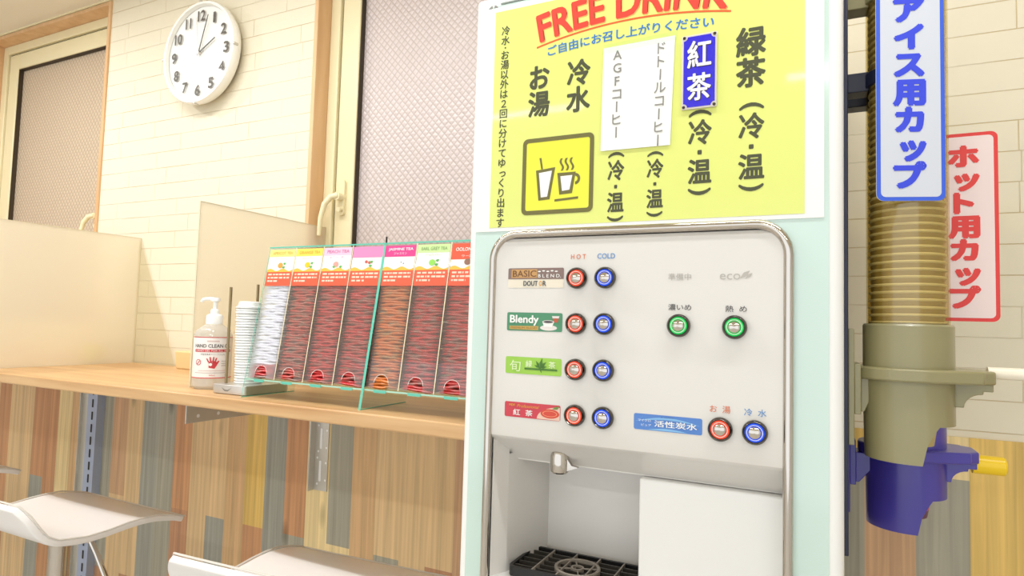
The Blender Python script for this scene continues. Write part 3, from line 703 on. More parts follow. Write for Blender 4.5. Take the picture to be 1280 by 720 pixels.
# ------------------------------------------------------------------ poster on the machine
def poster():
    yb = DY - 0.0018; y = yb - 0.0008; y1, y2, y3 = y - 0.0003, y - 0.0005, y - 0.0007
    x0, x1, z0, z1 = -0.4125, 0.0070, 0.1212, 0.4270
    r = thing('poster', ((x0 + x1) / 2, yb, z0), 'large laminated yellow poster of drinks taped to the upper front of the drink machine', 'poster')
    MB().box(x0, x1, y, yb, z0, z1, M_PAPER).build('laminated_sheet', r)
    b = MB(); xa, za = P(611.5, 288, y1); xb, _ = P(1005.8, 265.5, y1)
    b.flat([(xa, 0.1262), (xb, 0.1262), (xb, 0.4205), (xa, 0.4205)], y1, M_YEL)
    pl = lambda cx, cz, yy=None: (lambda u, v: (cx + u, yy or y2, cz + v))
    def col(t, u, va, vb, wpx, m=M_INK, bold=0.02, line=1.0, uu=None):
        xc, za_ = P(u, va, y2); xd, zb_ = P(uu or u, vb, y2)
        _, _ = 0, 0; d0 = P(u - wpx / 2, (va + vb) / 2, y2)[0]; d1 = P(u + wpx / 2, (va + vb) / 2, y2)[0]
        b.text(t, m, pl((xc + xd) / 2, (za_ + zb_) / 2), w=d1 - d0, h=za_ - zb_, bold=bold, vert=True, line=line)
    col('冷水・お湯以外は２回に分けてゆっくり出ます', 630.5, 33, 284, 10.5, bold=0.02, uu=627)
    col('お湯', 674, 82, 146, 27, bold=0.035); col('冷水', 723, 74, 140, 30, bold=0.035)
    col('緑茶', 938.5, 33, 109, 38, bold=0.035); col('（冷・温）', 939, 128, 239, 33, bold=0.03)
    col('（冷・温）', 874.5, 137, 244, 30, bold=0.03); col('（冷・温）', 818.5, 189, 271, 21, bold=0.03); col('（冷・温）', 769.5, 190, 277, 21, bold=0.03)
    # arched title and line: measured baseline points of the arc on the poster
    def arc(pts):
        pts = [P(u, v, y2) for u, v in pts]; (xa_, za_), (xm, zm), (xb_, zb_) = pts
        k = ((zm - za_) / (xm - xa_) - (zb_ - za_) / (xb_ - xa_)) / (xm - xb_)
        s0 = (zm - za_) / (xm - xa_) - k * (xm - xa_)
        f = lambda x: za_ + s0 * (x - xa_) + k * (x - xa_) ** 2
        g = lambda x: s0 + 2 * k * (x - xa_)
        return xa_, xb_, f, g
    def bent(t, m, pts, h, bold, dx=0.0, dz=0.0, yy=None):
        xa_, xb_, f, g = arc(pts); L = xb_ - xa_
        def place(u, v):
            x = xa_ + L / 2 + u; s_ = g(x); q = math.sqrt(1 + s_ * s_); vv = v + h / 2
            return (x - vv * s_ / q * 0.9 + dx, yy or y2, f(x) + vv / q + dz)
        b.text(t, m, place, w=L, h=h, bold=bold)
    base = [(675, 54), (790, 20), (909, 11)]
    bent('FREE DRINK', mat('print_shadow_orange', (236, 176, 96), 0.5), base, 0.038, 0.035, 0.0012, -0.0012, y1 - 0.0001)
    bent('FREE DRINK', M_RED, base, 0.038, 0.035)
    xa_, xb_, f, g = arc([(671, 61), (790, 25), (914, 15)]); n = 30
    b.add([(xa_ + (xb_ - xa_) * i / n, y2, f(xa_ + (xb_ - xa_) * i / n) + o) for o in (0, 0.0024) for i in range(n + 1)], [(i, i + 1, n + 2 + i, n + 1 + i) for i in range(n)], mat('arc_line_orange', (224, 96, 40), 0.5))
    bent('ご自由にお召し上がりください', M_BLUEP, [(685, 71), (790, 46), (892, 34)], 0.0135, 0.025)
    b.build('poster_print', r, smooth=0, fix=False)
    # pictogram
    b = MB(); xa, za = P(651.5, 268, y2); xb, zb = P(743, 166, y2); za = P(697, 267, y2)[1]; zb = P(697, 170, y2)[1]
    b.flatring(rrect(xa, xb, za, zb, 0.007, 5), rrect(xa + 0.0055, xb - 0.0055, za + 0.0055, zb - 0.0055, 0.003, 5), y3, mat('pictogram_olive', (112, 106, 52), 0.5))
    b.flat(rrect(xa + 0.005, xb - 0.005, za + 0.005, zb - 0.005, 0.003, 5), y2, M_YEL2)
    M_PO = MC['pictogram_olive']; W, H = xb - xa, zb - za
    q = lambda a, c: (xa + W * a, za + H * c)
    b.flat([q(.20, .575), q(.475, .60), q(.405, .19), q(.245, .18)], y3, M_PO); b.flat([q(.245, .54), q(.43, .558), q(.37, .225), q(.28, .22)], y3 - .0002, M_PAPER)
    b.flat([q(.275, .585), q(.30, .585), q(.275, .735), q(.245, .735)], y3, M_PO)
    b.flat([q(.505, .52), q(.76, .52), q(.715, .25), q(.54, .24)], y3, M_PO); b.flat([q(.55, .475), q(.715, .48), q(.68, .295), q(.578, .285)], y3 - .0002, M_PAPER)
    b.flat([q(.475, .185), q(.80, .205), q(.80, .175), q(.475, .155)], y3, M_PO)
    ctr = q(.755, .43); n = 12; ro, ri = W * .068, W * .032
    b.add([(ctr[0] + rr * math.cos(-PI / 2 + PI * i / n), y3, ctr[1] + rr * 1.1 * math.sin(-PI / 2 + PI * i / n)) for rr in (ro, ri) for i in range(n + 1)], [(i, i + 1, n + 2 + i, n + 1 + i) for i in range(n)], M_PO)
    for cxs in (.565, .635, .705):
        n = 10; pts = [(cxs + .018 * math.sin(i / n * 2 * PI), .545 + .16 * i / n) for i in range(n + 1)]
        b.add([(q(p[0] + o, p[1])[0], y3, q(p[0], p[1])[1]) for o in (-.015, .015) for p in pts], [(i, i + 1, n + 2 + i, n + 1 + i) for i in range(n)], M_PO)
    b.build('cup_pictogram', r, smooth=0, fix=False)
    # taped slip
    ys = y3 - 0.0012; cs = [P(754.6, 60.5, ys), P(843.9, 44, ys), P(837.5, 181, ys), P(750.6, 189, ys)]
    s_ = thing('paper_slip', (cs[2][0], ys, cs[2][1]), 'white paper slip with two columns of grey letters taped onto the yellow poster', 'paper slip')
    MB().prism(cs, ys, ys + 0.0006, M_PAPER).build('slip', s_, smooth=0)
    yt = ys - 0.0004
    def col2(t, ua, va, ub, vb, wpx):
        xa_, za_ = P(ua, va, yt); xb_, zb_ = P(ub, vb, yt); wd = wpx * 0.00098; sh = (xb_ - xa_) / (zb_ - za_); b = MB()
        b.text(t, M_INK2, lambda u, v: ((xa_ + xb_) / 2 + u + v * sh, yt, (za_ + zb_) / 2 + v), w=wd, h=za_ - zb_, bold=0.008, vert=True); b.build('printed_column', s_, smooth=0, fix=False)
    col2('AGFコーヒー', 772, 63, 770, 172, 11.5); col2('ドトールコーヒー', 827, 53, 822, 182, 14)
    tp = MB(); a_, c_ = P(757, 56, ys), P(843, 50, ys)
    tp.flat([(cs[0][0] - 0.002, cs[0][1] - 0.008), (cs[1][0] + 0.002, cs[1][1] - 0.006), (cs[1][0] + 0.004, cs[1][1] + 0.005), (cs[0][0], cs[0][1] + 0.004)], ys - 0.0006, M_ACRYL); tp.build('tape', s_, smooth=0)
    # blue plate
    yp = y3 - 0.0022; cs = [P(852, 46.8, yp), P(896.3, 37.5, yp), P(896.3, 133.5, yp), P(852, 137, yp)]
    xa, xb = (cs[0][0] + cs[3][0]) / 2, (cs[1][0] + cs[2][0]) / 2; za = (cs[2][1] + cs[3][1]) / 2; zb = (cs[0][1] + cs[1][1]) / 2
    p_ = thing('name_plate', ((xa + xb) / 2, yp, za), 'glossy blue plate with white characters stuck on the yellow poster', 'name plate')
    MB().prism(rrect(xa, xb, za, zb, 0.001, 2), yp, yp + 0.0018, M_SILVER).build('plate', p_, bevel=0.0005)
    b = MB(); e = 0.0022; k = 0.0045; yy = yp - 0.0003
    poly = []
    for cx, cz, a in ((xb - e, zb - e, PI), (xa + e, zb - e, 1.5 * PI), (xa + e, za + e, 0), (xb - e, za + e, PI / 2)):
        poly += [(cx + k * math.cos(a + PI / 2 - PI / 2 * i / 5), cz + k * math.sin(a + PI / 2 - PI / 2 * i / 5)) for i in range(6)]
    poly2 = [((p[0] - (xa + xb) / 2) * 0.88 + (xa + xb) / 2, (p[1] - (za + zb) / 2) * 0.945 + (za + zb) / 2) for p in poly]
    b.flat(poly, yy, M_NAVY); b.flatring(poly, poly2, yy - .0001, M_PAPER) if False else None
    for cx, cz in ((xa + .0028, za + .0028), (xb - .0028, za + .0028), (xa + .0028, zb - .0028), (xb - .0028, zb - .0028)):
        b.flat(disc(cx, cz, 0.0018, 12), yy - .0002, M_DCHROME)
    mid = (xa + xb) / 2
    b.text('紅', M_DCHROME, lambda u, v: (mid + u + .0006, yy - .0001, za + (zb - za) * .73 + v - .0006), w=0.0275, h=0.0325, bold=0.03)
    b.text('紅', M_PAPER, lambda u, v: (mid + u, yy - .0003, za + (zb - za) * .73 + v), w=0.027, h=0.032, bold=0.02)
    b.text('茶', M_DCHROME, lambda u, v: (mid + u + .0006, yy - .0001, za + (zb - za) * .29 + v - .0006), w=0.0275, h=0.0325, bold=0.03)
    b.text('茶', M_PAPER, lambda u, v: (mid + u, yy - .0003, za + (zb - za) * .29 + v), w=0.027, h=0.032, bold=0.02)
    b.build('plate_characters', p_, smooth=0, fix=False)
poster()

# ------------------------------------------------------------------ tea bag rack
def lerp(a, b, t): return a + (b - a) * t
def tea_rack():
    xs = [-0.9085, -0.8435, -0.7785, -0.7135, -0.6465, -0.5815, -0.5165, -0.4515]
    zb, zt = -0.109, 0.1262; yb, yt = 0.800, 0.838; dep = 0.078
    r = thing('tea_rack', (-0.68, 0.85, CT), 'clear acrylic rack of seven slanted tea bag columns standing on the counter', 'tea rack')
    fy = lambda z: yb + (yt - yb) * (z - zb) / (zt - zb)
    # side panels that stand on the counter
    for i, x in ((0, xs[0]), (4, xs[4]), (7, xs[7])):
        poly = [(0.789, CT), (0.912, CT), (0.918, zb), (0.838 + dep, zt), (yt, zt), (0.789 + 0.006, zb)]
        b = MB(); b.prism(poly, x - 0.001, x + 0.001, M_ACRYL, 'x'); pn = b.build('side_panel', r, smooth=0)
        ew = 0.0024 if i == 4 else 0.0005
        b = MB(); b.add([(x - ew, y_, z_) for y_, z_ in ((0.7888, CT), (0.7948, zb), (yt - 0.0005, zt))] + [(x + ew, y_, z_) for y_, z_ in ((0.7888, CT), (0.7948, zb), (yt - 0.0005, zt))], [(0, 1, 4, 3), (1, 2, 5, 4)], M_TEAL)
        b.box(x - 0.0006, x + 0.0006, 0.789, 0.912, CT, CT + 0.0012, M_TEAL)
        if i == 4: b.box(x - 0.0007, x + 0.0007, yt + 0.001, yt + 0.004, zt + 0.002, zt + 0.013, M_DARKHOLE)
        b.build('cut_edge', pn, smooth=0)
    # floor shelf, top and back
    b = MB(); b.box(xs[0], xs[7], 0.797, 0.797 + dep + 0.02, zb - 0.004, zb, M_ACRYL); b.box(xs[0], xs[7], 0.7962, 0.797, zb - 0.003, zb - 0.0006, M_TEALP)
    for i in range(7):      # scalloped finger notches show as thicker teal
        xm = (xs[i] + xs[i + 1]) / 2; b.box(xm - 0.012, xm + 0.012, 0.7955, 0.7962, zb - 0.0052, zb - 0.001, M_TEAL)
    b.build('shelf', r, smooth=0)
    b = MB(); b.box(xs[0], xs[7], yt, yt + dep, zt, zt + 0.002, M_ACRYL); b.box(xs[0] - .001, xs[7] + .001, yt - 0.001, yt, zt, zt + 0.0024, M_TEAL); b.build('top_plate', r, smooth=0)
    b = MB(); yb2 = lambda z: fy(z) + dep
    b.add([(xs[0], yb2(zb), zb), (xs[7], yb2(zb), zb), (xs[7], yb2(zt), zt), (xs[0], yb2(zt), zt)], [(0, 1, 2, 3)], M_ACRYL); b.build('back_sheet', r, smooth=0)
    for i in (1, 2, 3, 5, 6):
        x = xs[i]; b = MB(); b.prism([(fy(zb), zb), (fy(zb) + dep, zb), (fy(zt) + dep, zt), (fy(zt), zt)], x - 0.0007, x + 0.0007, M_ACRYL, 'x'); dv = b.build('divider', r, smooth=0)
        b = MB(); b.add([(x + o, fy(z) - 0.0006, z) for o in (-0.0009, 0.0009) for z in (zb, zt)], [(0, 1, 3, 2)], M_CREAMEDGE); b.build('cut_edge', dv, smooth=0)
    # front plates with an arched finger hole, and title cards
    zc = 0.0560
    cards = [((236, 232, 132), 'APRICOT TEA', (226, 190, 96), (238, 160, 60)), ((244, 226, 92), 'ORANGE TEA', (226, 184, 74), (242, 200, 40)), ((244, 198, 220), 'PEACH TEA', (214, 130, 176), (244, 164, 152)),
             ((240, 140, 188), None, (250, 200, 222), (206, 90, 80)), ((222, 64, 140), 'JASMINE TEA', (255, 240, 248), (90, 96, 120)), ((206, 236, 160), 'EARL GREY TEA', (150, 180, 120), (150, 220, 90)), ((232, 92, 62), 'OOLONG TEA', (255, 244, 236), (150, 110, 90))]
    for i in range(7):
        xa, xb = xs[i] + 0.0012, xs[i + 1] - 0.0012; xm = (xa + xb) / 2 - 0.002; n = 8; hw, hh = 0.0135, 0.021
        arch = [(xm + hw * math.cos(PI * t / n), zb + 0.010 + (hh - 0.008) * math.sin(PI * t / n)) for t in range(n + 1)]
        poly = [(xa, zb + 0.001), (xm - hw, zb + 0.001)] + arch[::-1] + [(xm + hw, zb + 0.001), (xb, zb + 0.001), (xb, zt - 0.001), (xa, zt - 0.001)]
        b = MB(); b.add([(p[0], fy(p[1]) - 0.0002, p[1]) for p in poly], [list(range(len(poly)))], M_ACRYLP if i else M_GLAREPL)
        rim = arch; b.add([(p[0], fy(p[1]) - 0.0006, p[1]) for p in rim] + [(xm + (p[0] - xm) * 1.05, fy(p[1]) - 0.0006, p[1] + 0.0006) for p in rim], [(k, k + 1, n + 2 + k, n + 1 + k) for k in range(n)], M_PAPER)
        pl_ = b.build('front_plate', r, smooth=0)
        # card
        colr, title, tc_, ic = cards[i]; b = MB(); ca, cb_ = xa + 0.0008, xb - 0.0004; z0, z1 = zc, zt - 0.003; W, H = cb_ - ca, z1 - z0
        slot = lambda x, z, o=0.001: (x, fy(z) - o, z)
        def quad(a, c, d, e, m, o): b.add([slot(ca + W * a, z0 + H * d, o), slot(ca + W * c, z0 + H * d, o), slot(ca + W * c, z0 + H * e, o), slot(ca + W * a, z0 + H * e, o)], [(0, 1, 2, 3)], m)
        quad(0, 1, 0, 1, M_PAPER, 0.0006); quad(0, 1, 0, .40, mat('card_red_orange', (234, 96, 66), 0.4), 0.0009)
        n = 14; b.add([slot(ca + W * k / n, z0 + H * (.38 + .0), 0.0011) for k in range(n + 1)] + [slot(ca + W * k / n, z0 + H * (.44 + .035 * math.sin(k * 0.9)), 0.0011) for k in range(n + 1)], [(k, k + 1, n + 2 + k, n + 1 + k) for k in range(n)], mat('card_amber', (246, 190, 74), 0.4))
        top = .80 if i not in (3, 4) else .72
        if i == 6: top = .62
        quad(0, 1, top, 1, mat('card_tone_%d' % i, colr, 0.4), 0.0009)
        if title: b.text(title, mat('card_ink_%d' % i, tc_, 0.4), lambda u, v: slot(ca + W * .52 + u, z0 + H * (.90 if i != 6 else .86) + v, 0.0012), w=W * .80, h=H * .085, bold=0.02)
        if title: b.text({0: 'アプリコットティー', 1: 'オレンジティー', 2: 'ピーチ', 4: 'ジャスミン', 5: 'アールグレイティー', 6: 'ウーロン'}[i], MC['card_ink_%d' % i], lambda u, v: slot(ca + W * .52 + u, z0 + H * ((.80 if i == 4 else .745) if i != 6 else .70) + v, 0.0012), w=W * (.5 if i not in (4, 6) else .42), h=H * .06)
        # fruit picture
        fm = mat('card_fruit_%d' % i, ic, 0.5); lf = mat('card_leaf', (96, 178, 84), 0.5)
        if i == 3:
            for dx, dz in ((-.03, .05), (.08, .03)): b.add([slot(ca + W * .52 + W * dx + W * .05 * math.cos(t * PI / 5), z0 + H * (.56 + dz) + H * .04 * math.sin(t * PI / 5), 0.0012) for t in range(10)], [list(range(10))], fm)
        elif i == 4:
            for dx, dz in ((.06, .03), (.14, 0)): b.add([slot(ca + W * .52 + W * dx + W * .02 * math.cos(t * PI / 4), z0 + H * (.55 + dz) + H * .015 * math.sin(t * PI / 4), 0.0012) for t in range(8)], [list(range(8))], fm)
        else:
            b.add([slot(ca + W * .5 + W * .10 * math.cos(t * PI / 7), z0 + H * .56 + H * .075 * math.sin(t * PI / 7), 0.0012) for t in range(14)], [list(range(14))], fm)
        if i in (0, 1, 2, 3, 5):
            for a, c in ((.58, .50), (.60, .60)) if i != 2 else ((.62, .49), (.38, .49)):
                b.add([slot(ca + W * a, z0 + H * c, 0.0013), slot(ca + W * (a + .07), z0 + H * (c - .03), 0.0013), slot(ca + W * (a + .12), z0 + H * (c + .03), 0.0013), slot(ca + W * (a + .04), z0 + H * (c + .035), 0.0013)], [(0, 1, 2, 3)], lf)
        rnd = random.Random(i)
        for row in range(3):
            a = .08; lim = .93 if row < 2 else .5
            while a < lim:
                e = min(lim, a + rnd.uniform(.04, .16)); quad(a, e, .29 - row * .09, .335 - row * .09, mat('card_small_print', (250, 214, 190), 0.5), 0.0012); a = e + rnd.uniform(.015, .05)
        b.build('title_card', pl_, smooth=0, fix=False)
    # tea bags: crumpled foil pouches, one object each
    def pouch(name, m1, m2, seed):
        rnd = random.Random(seed); b = MB(); nx, ny = 10, 8; Wp, Dp = 0.0575, 0.068; top = []; bot = []
        for sgn in (1, -1):
            vs = []
            for j in range(ny + 1):
                for i in range(nx + 1):
                    u, v = i / nx, j / ny; e = min(u, 1 - u, 1 - v) * 5; e = min(1, e); e = max(e, 0.75 * min(1, 12 * min(u, 1 - u))) if v < .3 else e
                    wv = 0.0008 * math.sin(u * 6 + seed) + 0.0004 * math.sin(u * 13 + v * 6 + 2 * seed) + rnd.uniform(-.0002, .0002)
                    vs.append(((u - .5) * Wp, v * Dp + rnd.uniform(-.0008, .0008) * (j == 0), wv + sgn * (0.0002 + 0.0021 * e)))
            fs = [(j * (nx + 1) + i, j * (nx + 1) + i + 1, (j + 1) * (nx + 1) + i + 1, (j + 1) * (nx + 1) + i) for j in range(ny) for i in range(nx)]
            q = [f for f in fs if f[0] % (nx + 1) < nx * 0.45]; p_ = [f for f in fs if f[0] % (nx + 1) >= nx * 0.45]
            o = len(b.v); k1, k2 = b.mi(m1), b.mi(m2)
            for p in vs: b.v.append(Vector(p))
            for f in fs:
                b.f.append([t + o for t in f]); b.m.append(k2 if f[0] % (nx + 1) < nx * 0.42 else k1)
        n1 = (nx + 1) * (ny + 1); kf1, kf2 = b.mi(m1), b.mi(m2)
        mid = []
        for i in range(nx + 1):      # rounded folded front edge
            p, q = b.v[i], b.v[n1 + i]; mid.append(len(b.v)); b.v.append((p + q) / 2 + Vector((0, -0.0016, 0)))
        for i in range(nx):
            for a0, a1, c1, c0 in ((i, i + 1, mid[i + 1], mid[i]), (mid[i], mid[i + 1], n1 + i + 1, n1 + i)):
                b.f.append([a0, a1, c1, c0]); b.m.append(kf2 if i < nx * .42 else kf1)
        return b.build(name, fix=True, smooth=60)
    def foil(name, c1, c2, c3):
        m = mat(name, c1, 0.32); nt, ns, lk, bb = nodes_of(m)
        tc = N(nt, 'ShaderNodeTexCoord'); oi = N(nt, 'ShaderNodeObjectInfo'); ad = N(nt, 'ShaderNodeVectorMath', operation='ADD'); cb = N(nt, 'ShaderNodeCombineXYZ')
        sc_ = N(nt, 'ShaderNodeMath', operation='MULTIPLY'); sc_.inputs[1].default_value = 3.0; lk.new(oi.outputs['Random'], sc_.inputs[0]); lk.new(sc_.outputs[0], cb.inputs['Y']); lk.new(tc.outputs['Object'], ad.inputs[0]); lk.new(cb.outputs[0], ad.inputs[1])
        nz = N(nt, 'ShaderNodeTexNoise'); nz.inputs['Scale'].default_value = 42; nz.inputs['Detail'].default_value = 3; lk.new(ad.outputs[0], nz.inputs['Vector'])
        cr = N(nt, 'ShaderNodeValToRGB'); el = cr.color_ramp.elements; el[0].position = 0.36; el[0].color = lin(c2); el[1].position = 0.66; el[1].color = lin(c3); e = el.new(0.5); e.color = lin(c1)
        lk.new(nz.outputs['Fac'], cr.inputs[0]); lk.new(cr.outputs[0], bb.inputs['Base Color']); return m
    fr_ = foil('foil_red', (196, 58, 56), (150, 110, 100), (206, 40, 44)); fo_ = foil('foil_orange', (214, 130, 66), (176, 140, 96), (224, 120, 44)); fs_ = foil('foil_glare', (248, 247, 250), (232, 230, 240), (252, 252, 252)); fq_ = foil('foil_rose', (186, 96, 84), (150, 124, 112), (204, 60, 54))
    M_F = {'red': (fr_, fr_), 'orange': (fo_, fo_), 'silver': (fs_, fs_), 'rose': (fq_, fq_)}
    protos = {}
    place_name = ['leftmost rack slot', 'second rack slot from the left', 'third rack slot from the left', 'rack slot left of the teal middle panel', 'rack slot right of the teal middle panel', 'rack slot under the pale green card', 'rack slot nearest the drink machine']
    for i in range(7):
        if i == 0: plan = ['red'] * 5 + ['silver'] * 35  # white packets added to stand for glare on the first slot's clear front
        elif i == 1: plan = ['rose'] * 40
        elif i == 4: plan = ['orange'] * 40
        else: plan = ['red'] * 40
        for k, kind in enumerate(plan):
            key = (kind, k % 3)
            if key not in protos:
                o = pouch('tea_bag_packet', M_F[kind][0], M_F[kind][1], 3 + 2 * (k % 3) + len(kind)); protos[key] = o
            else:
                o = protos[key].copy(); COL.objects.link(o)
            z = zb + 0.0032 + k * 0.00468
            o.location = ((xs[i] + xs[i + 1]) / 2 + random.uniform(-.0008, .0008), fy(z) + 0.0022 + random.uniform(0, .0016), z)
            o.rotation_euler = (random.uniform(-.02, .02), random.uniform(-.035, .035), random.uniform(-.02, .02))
            kl = {'red': 'red and grey foil', 'orange': 'orange foil', 'silver': 'added glare-white', 'rose': 'rose and taupe foil'}[kind]
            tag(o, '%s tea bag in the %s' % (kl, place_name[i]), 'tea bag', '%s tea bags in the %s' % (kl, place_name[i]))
M_GLAREPL = clear_mat('glare_acrylic', (246, 246, 250), 0.10, 0.35, (255, 255, 255))  # white haze mixed into the first slot's clear plate as painted glare
tea_rack()

# ------------------------------------------------------------------ lid stand, bottle and small things on the counter
def lid_stand():
    x0, x1, y0, y1 = -1.000, -0.9145, 0.801, 0.905
    r = thing('lid_stand', ((x0 + x1) / 2, (y0 + y1) / 2, CT), 'low silver stand with two upright rods holding white lids on the counter', 'lid stand')
    M_SB = mat('silver_paint', (214, 210, 204), 0.3, 0.7)
    b = MB(); b.prism(rrect(x0, x1, y0, y1, 0.006, 4), CT + 0.001, CT + 0.017, M_SB, 'z'); b.prism(rrect(x0 + .003, x1 - .003, y0 + .003, y1 - .003, 0.006, 4), CT, CT + 0.001, M_BLACK, 'z')
    xm = (x0 + x1) / 2 - 0.004; b.text('Tea', M_INK2, lambda u, v: (xm + u, y0 - 0.0004, CT + 0.010 + v), w=0.012, h=0.006, bold=0.01) if False else b.flat([(xm - .013, CT + .012), (xm - .004, CT + .0085), (xm + .004, CT + .0085), (xm + .013, CT + .012), (xm + .004, CT + .0055), (xm - .004, CT + .0055)], y0 - 0.0004, M_INK2)
    b.build('base', r, bevel=0.0015)
    M_RODM = mat('bronze_rod', (150, 132, 96), 0.3, 0.8)
    cx, cy = (x0 + x1) / 2 + 0.001, (y0 + y1) / 2
    for rx, ry in ((x0 + 0.0105, y0 + 0.022), (P(319.5, 420, 0.885)[0], 0.885)):
        xx, zz = 0, 0
        MB().rod((rx, ry, CT + 0.017), (rx, ry, CT + 0.196 if ry < y0 + .03 else CT + 0.205), 0.0026, M_RODM, 12).build('rod', r)
    # stack of nested white lids
    b = MB(); M_LID = mat('white_lid_plastic', (250, 250, 247), 0.35); lr = 0.0250
    b.lathe([(0, 0.0132), (lr * .55, 0.0132), (lr * .74, 0.0125), (lr * .80, 0.011), (lr * .86, 0.0034), (lr * .97, 0.0034), (lr, 0.0024), (lr, 0.0006), (lr * .97, 0), (lr * .86, 0.0004)], M_LID, (0, 0, 0), 28)
    lid = b.build('cup_cover', smooth=30, loc=(0, 0, 0))
    sx, sy = x0 + 0.0345, y0 + 0.052
    for k in range(29):
        o = lid if k == 0 else lid.copy()
        if k: COL.objects.link(o)
        o.location = (sx - 0.0002 * k + random.uniform(-.0006, .0006), sy + random.uniform(-.0006, .0006), CT + 0.0172 + k * 0.0050)
        tag(o, 'white plastic cup lid nested in the stack on the silver stand', 'cup lid', 'white cup lids on the silver stand')
lid_stand()

def bottle():
    X, Y, R0 = -1.067, 0.853, 0.0345; z = CT
    r = thing('sanitizer_bottle', (X, Y, z), 'clear pump bottle of hand gel with a red and white label beside the lid stand', 'pump bottle')
    M_GEL = clear_mat('gel_bottle', (248, 248, 244), 0.05, 0.6, (250, 248, 242)); M_LAB = mat('bottle_label', (250, 244, 238), 0.4)
    b = MB(); b.lathe([(0, 0.002), (R0 - .006, 0.0), (R0, 0.006), (R0, 0.104), (R0 - .004, 0.113), (R0 - .013, 0.120), (0.016, 0.124), (0.0135, 0.126), (0.0135, 0.134)], M_GEL, (X, Y, z), 40); b.build('bottle_body', r)
    M_PUMP = mat('pump_white', (252, 252, 248), 0.3)
    b = MB(); b.lathe([(0.0155, 0.125), (0.0155, 0.140), (0.0140, 0.143), (0.0085, 0.145), (0.0080, 0.153), (0.0042, 0.155), (0.0042, 0.172), (0, 0.172)], M_PUMP, (X, Y, z), 24); b.build('pump_collar', r)
    b = MB(); b.lathe([(0.0, 0.177), (0.0075, 0.177), (0.0085, 0.174), (0.0085, 0.170), (0.0045, 0.169)], M_PUMP, (X, Y, z), 20); b.tube([(X, Y, z + .1735), (X - .010, Y - .006, z + .1745), (X - .020, Y - .012, z + .1730), (X - .023, Y - .014, z + .168)], [.0040, .0038, .0034, .003], M_PUMP, 10); b.build('pump_head', r)
    a_c = math.atan2(-Y, -X)       # label centred towards the room
    def wrap(rr): return lambda u, v: (X + rr * math.cos(a_c + u / R0), Y + rr * math.sin(a_c + u / R0), z + v)
    def patch(b, u0, u1, v0, v1, m, rr):
        n = 24; f = wrap(rr); b.add([f(u0 + (u1 - u0) * i / n, v) for v in (v0, v1) for i in range(n + 1)], [(i, i + 1, n + 2 + i, n + 1 + i) for i in range(n)], m)
    b = MB(); U = R0 * 1.50; r1 = R0 + 0.0005; M_LR = mat('label_red', (206, 56, 62), 0.4)
    patch(b, -U, U, 0.0215, 0.1005, M_LAB, R0 + 0.0002); patch(b, -U, U, 0.0215, 0.0232, M_LR, r1); patch(b, -U, U, 0.0990, 0.1005, M_LR, r1)
    T = lambda v0, rr=R0 + 0.0008: (lambda u, v: wrap(rr)(u, v0 + v)); dk = mat('label_dark', (84, 78, 76), 0.5)
    b.text('HAND CLEAN GEL', dk, T(0.0835), w=0.072, h=0.0068, bold=0.012, lift=(.78, -.63, 0))
    patch(b, -0.036, 0.036, 0.0715, 0.0768, M_LR, r1); b.text('HAND GEL FOR ALL SKIN', M_LAB, T(0.0742), w=0.064, h=0.0034)
    patch(b, -.011, .011, .0912, .0938, mat('label_pale', (226, 200, 194), 0.5), r1); b.text('手指洗浄用クリーンジェル', dk, T(0.0672), w=0.044, h=0.0034)
    # hand picture
    f = T(0)
    def fig(pts, m=M_LR, rr=R0 + 0.0008): b.add([wrap(rr)(u, v) for u, v in pts], [list(range(len(pts)))], m)
    fig([(-.006, .042), (.004, .040), (.0085, .047), (.0075, .053), (.001, .0555), (-.006, .053)]); fig([(.0075, .046), (.0125, .0545), (.0105, .0555), (.006, .051)])
    for u0, a, L in ((-.006, -28, .0085), (-.0025, -10, .0105), (.0012, 4, .0105), (.0045, 16, .009)):
        t = math.radians(90 - a); c_, s_ = math.cos(t), math.sin(t)
        fig([(u0 - .0014, .052), (u0 + .0014, .052), (u0 + .0012 + c_ * L, .052 + s_ * L), (u0 - .0010 + c_ * L, .052 + s_ * L)])
    fig([(u, v) for u, v in [(-.003 + .003 * math.cos(t * PI / 5), .048 + .003 * math.sin(t * PI / 5)) for t in range(10)]], M_LAB, R0 + 0.001)
    n = 16; b.add([wrap(r1 + .0003)(-.026 + rr * math.cos(2 * PI * i / n), .052 + rr * math.sin(2 * PI * i / n)) for rr in (.0058, .0046) for i in range(n)], [(i, (i + 1) % n, n + (i + 1) % n, n + i) for i in range(n)], M_LR)
    fig([(-.0295, .0485), (-.0285, .0475), (-.0225, .0545), (-.0235, .0555)])
    for k in range(3): patch(b, .016, .034, .0535 - k * .0042, .0548 - k * .0042, mat('label_grey', (196, 180, 176), 0.5), r1)
    patch(b, -.026, .026, .0355, .0368, MC['label_pale'], r1); patch(b, -.034, .034, .0315, .0325, MC['label_grey'], r1); b.text('300ml', M_LR, T(0.0275), w=0.010, h=0.0024)
    b.build('label', r, smooth=60, fix=False)
bottle()
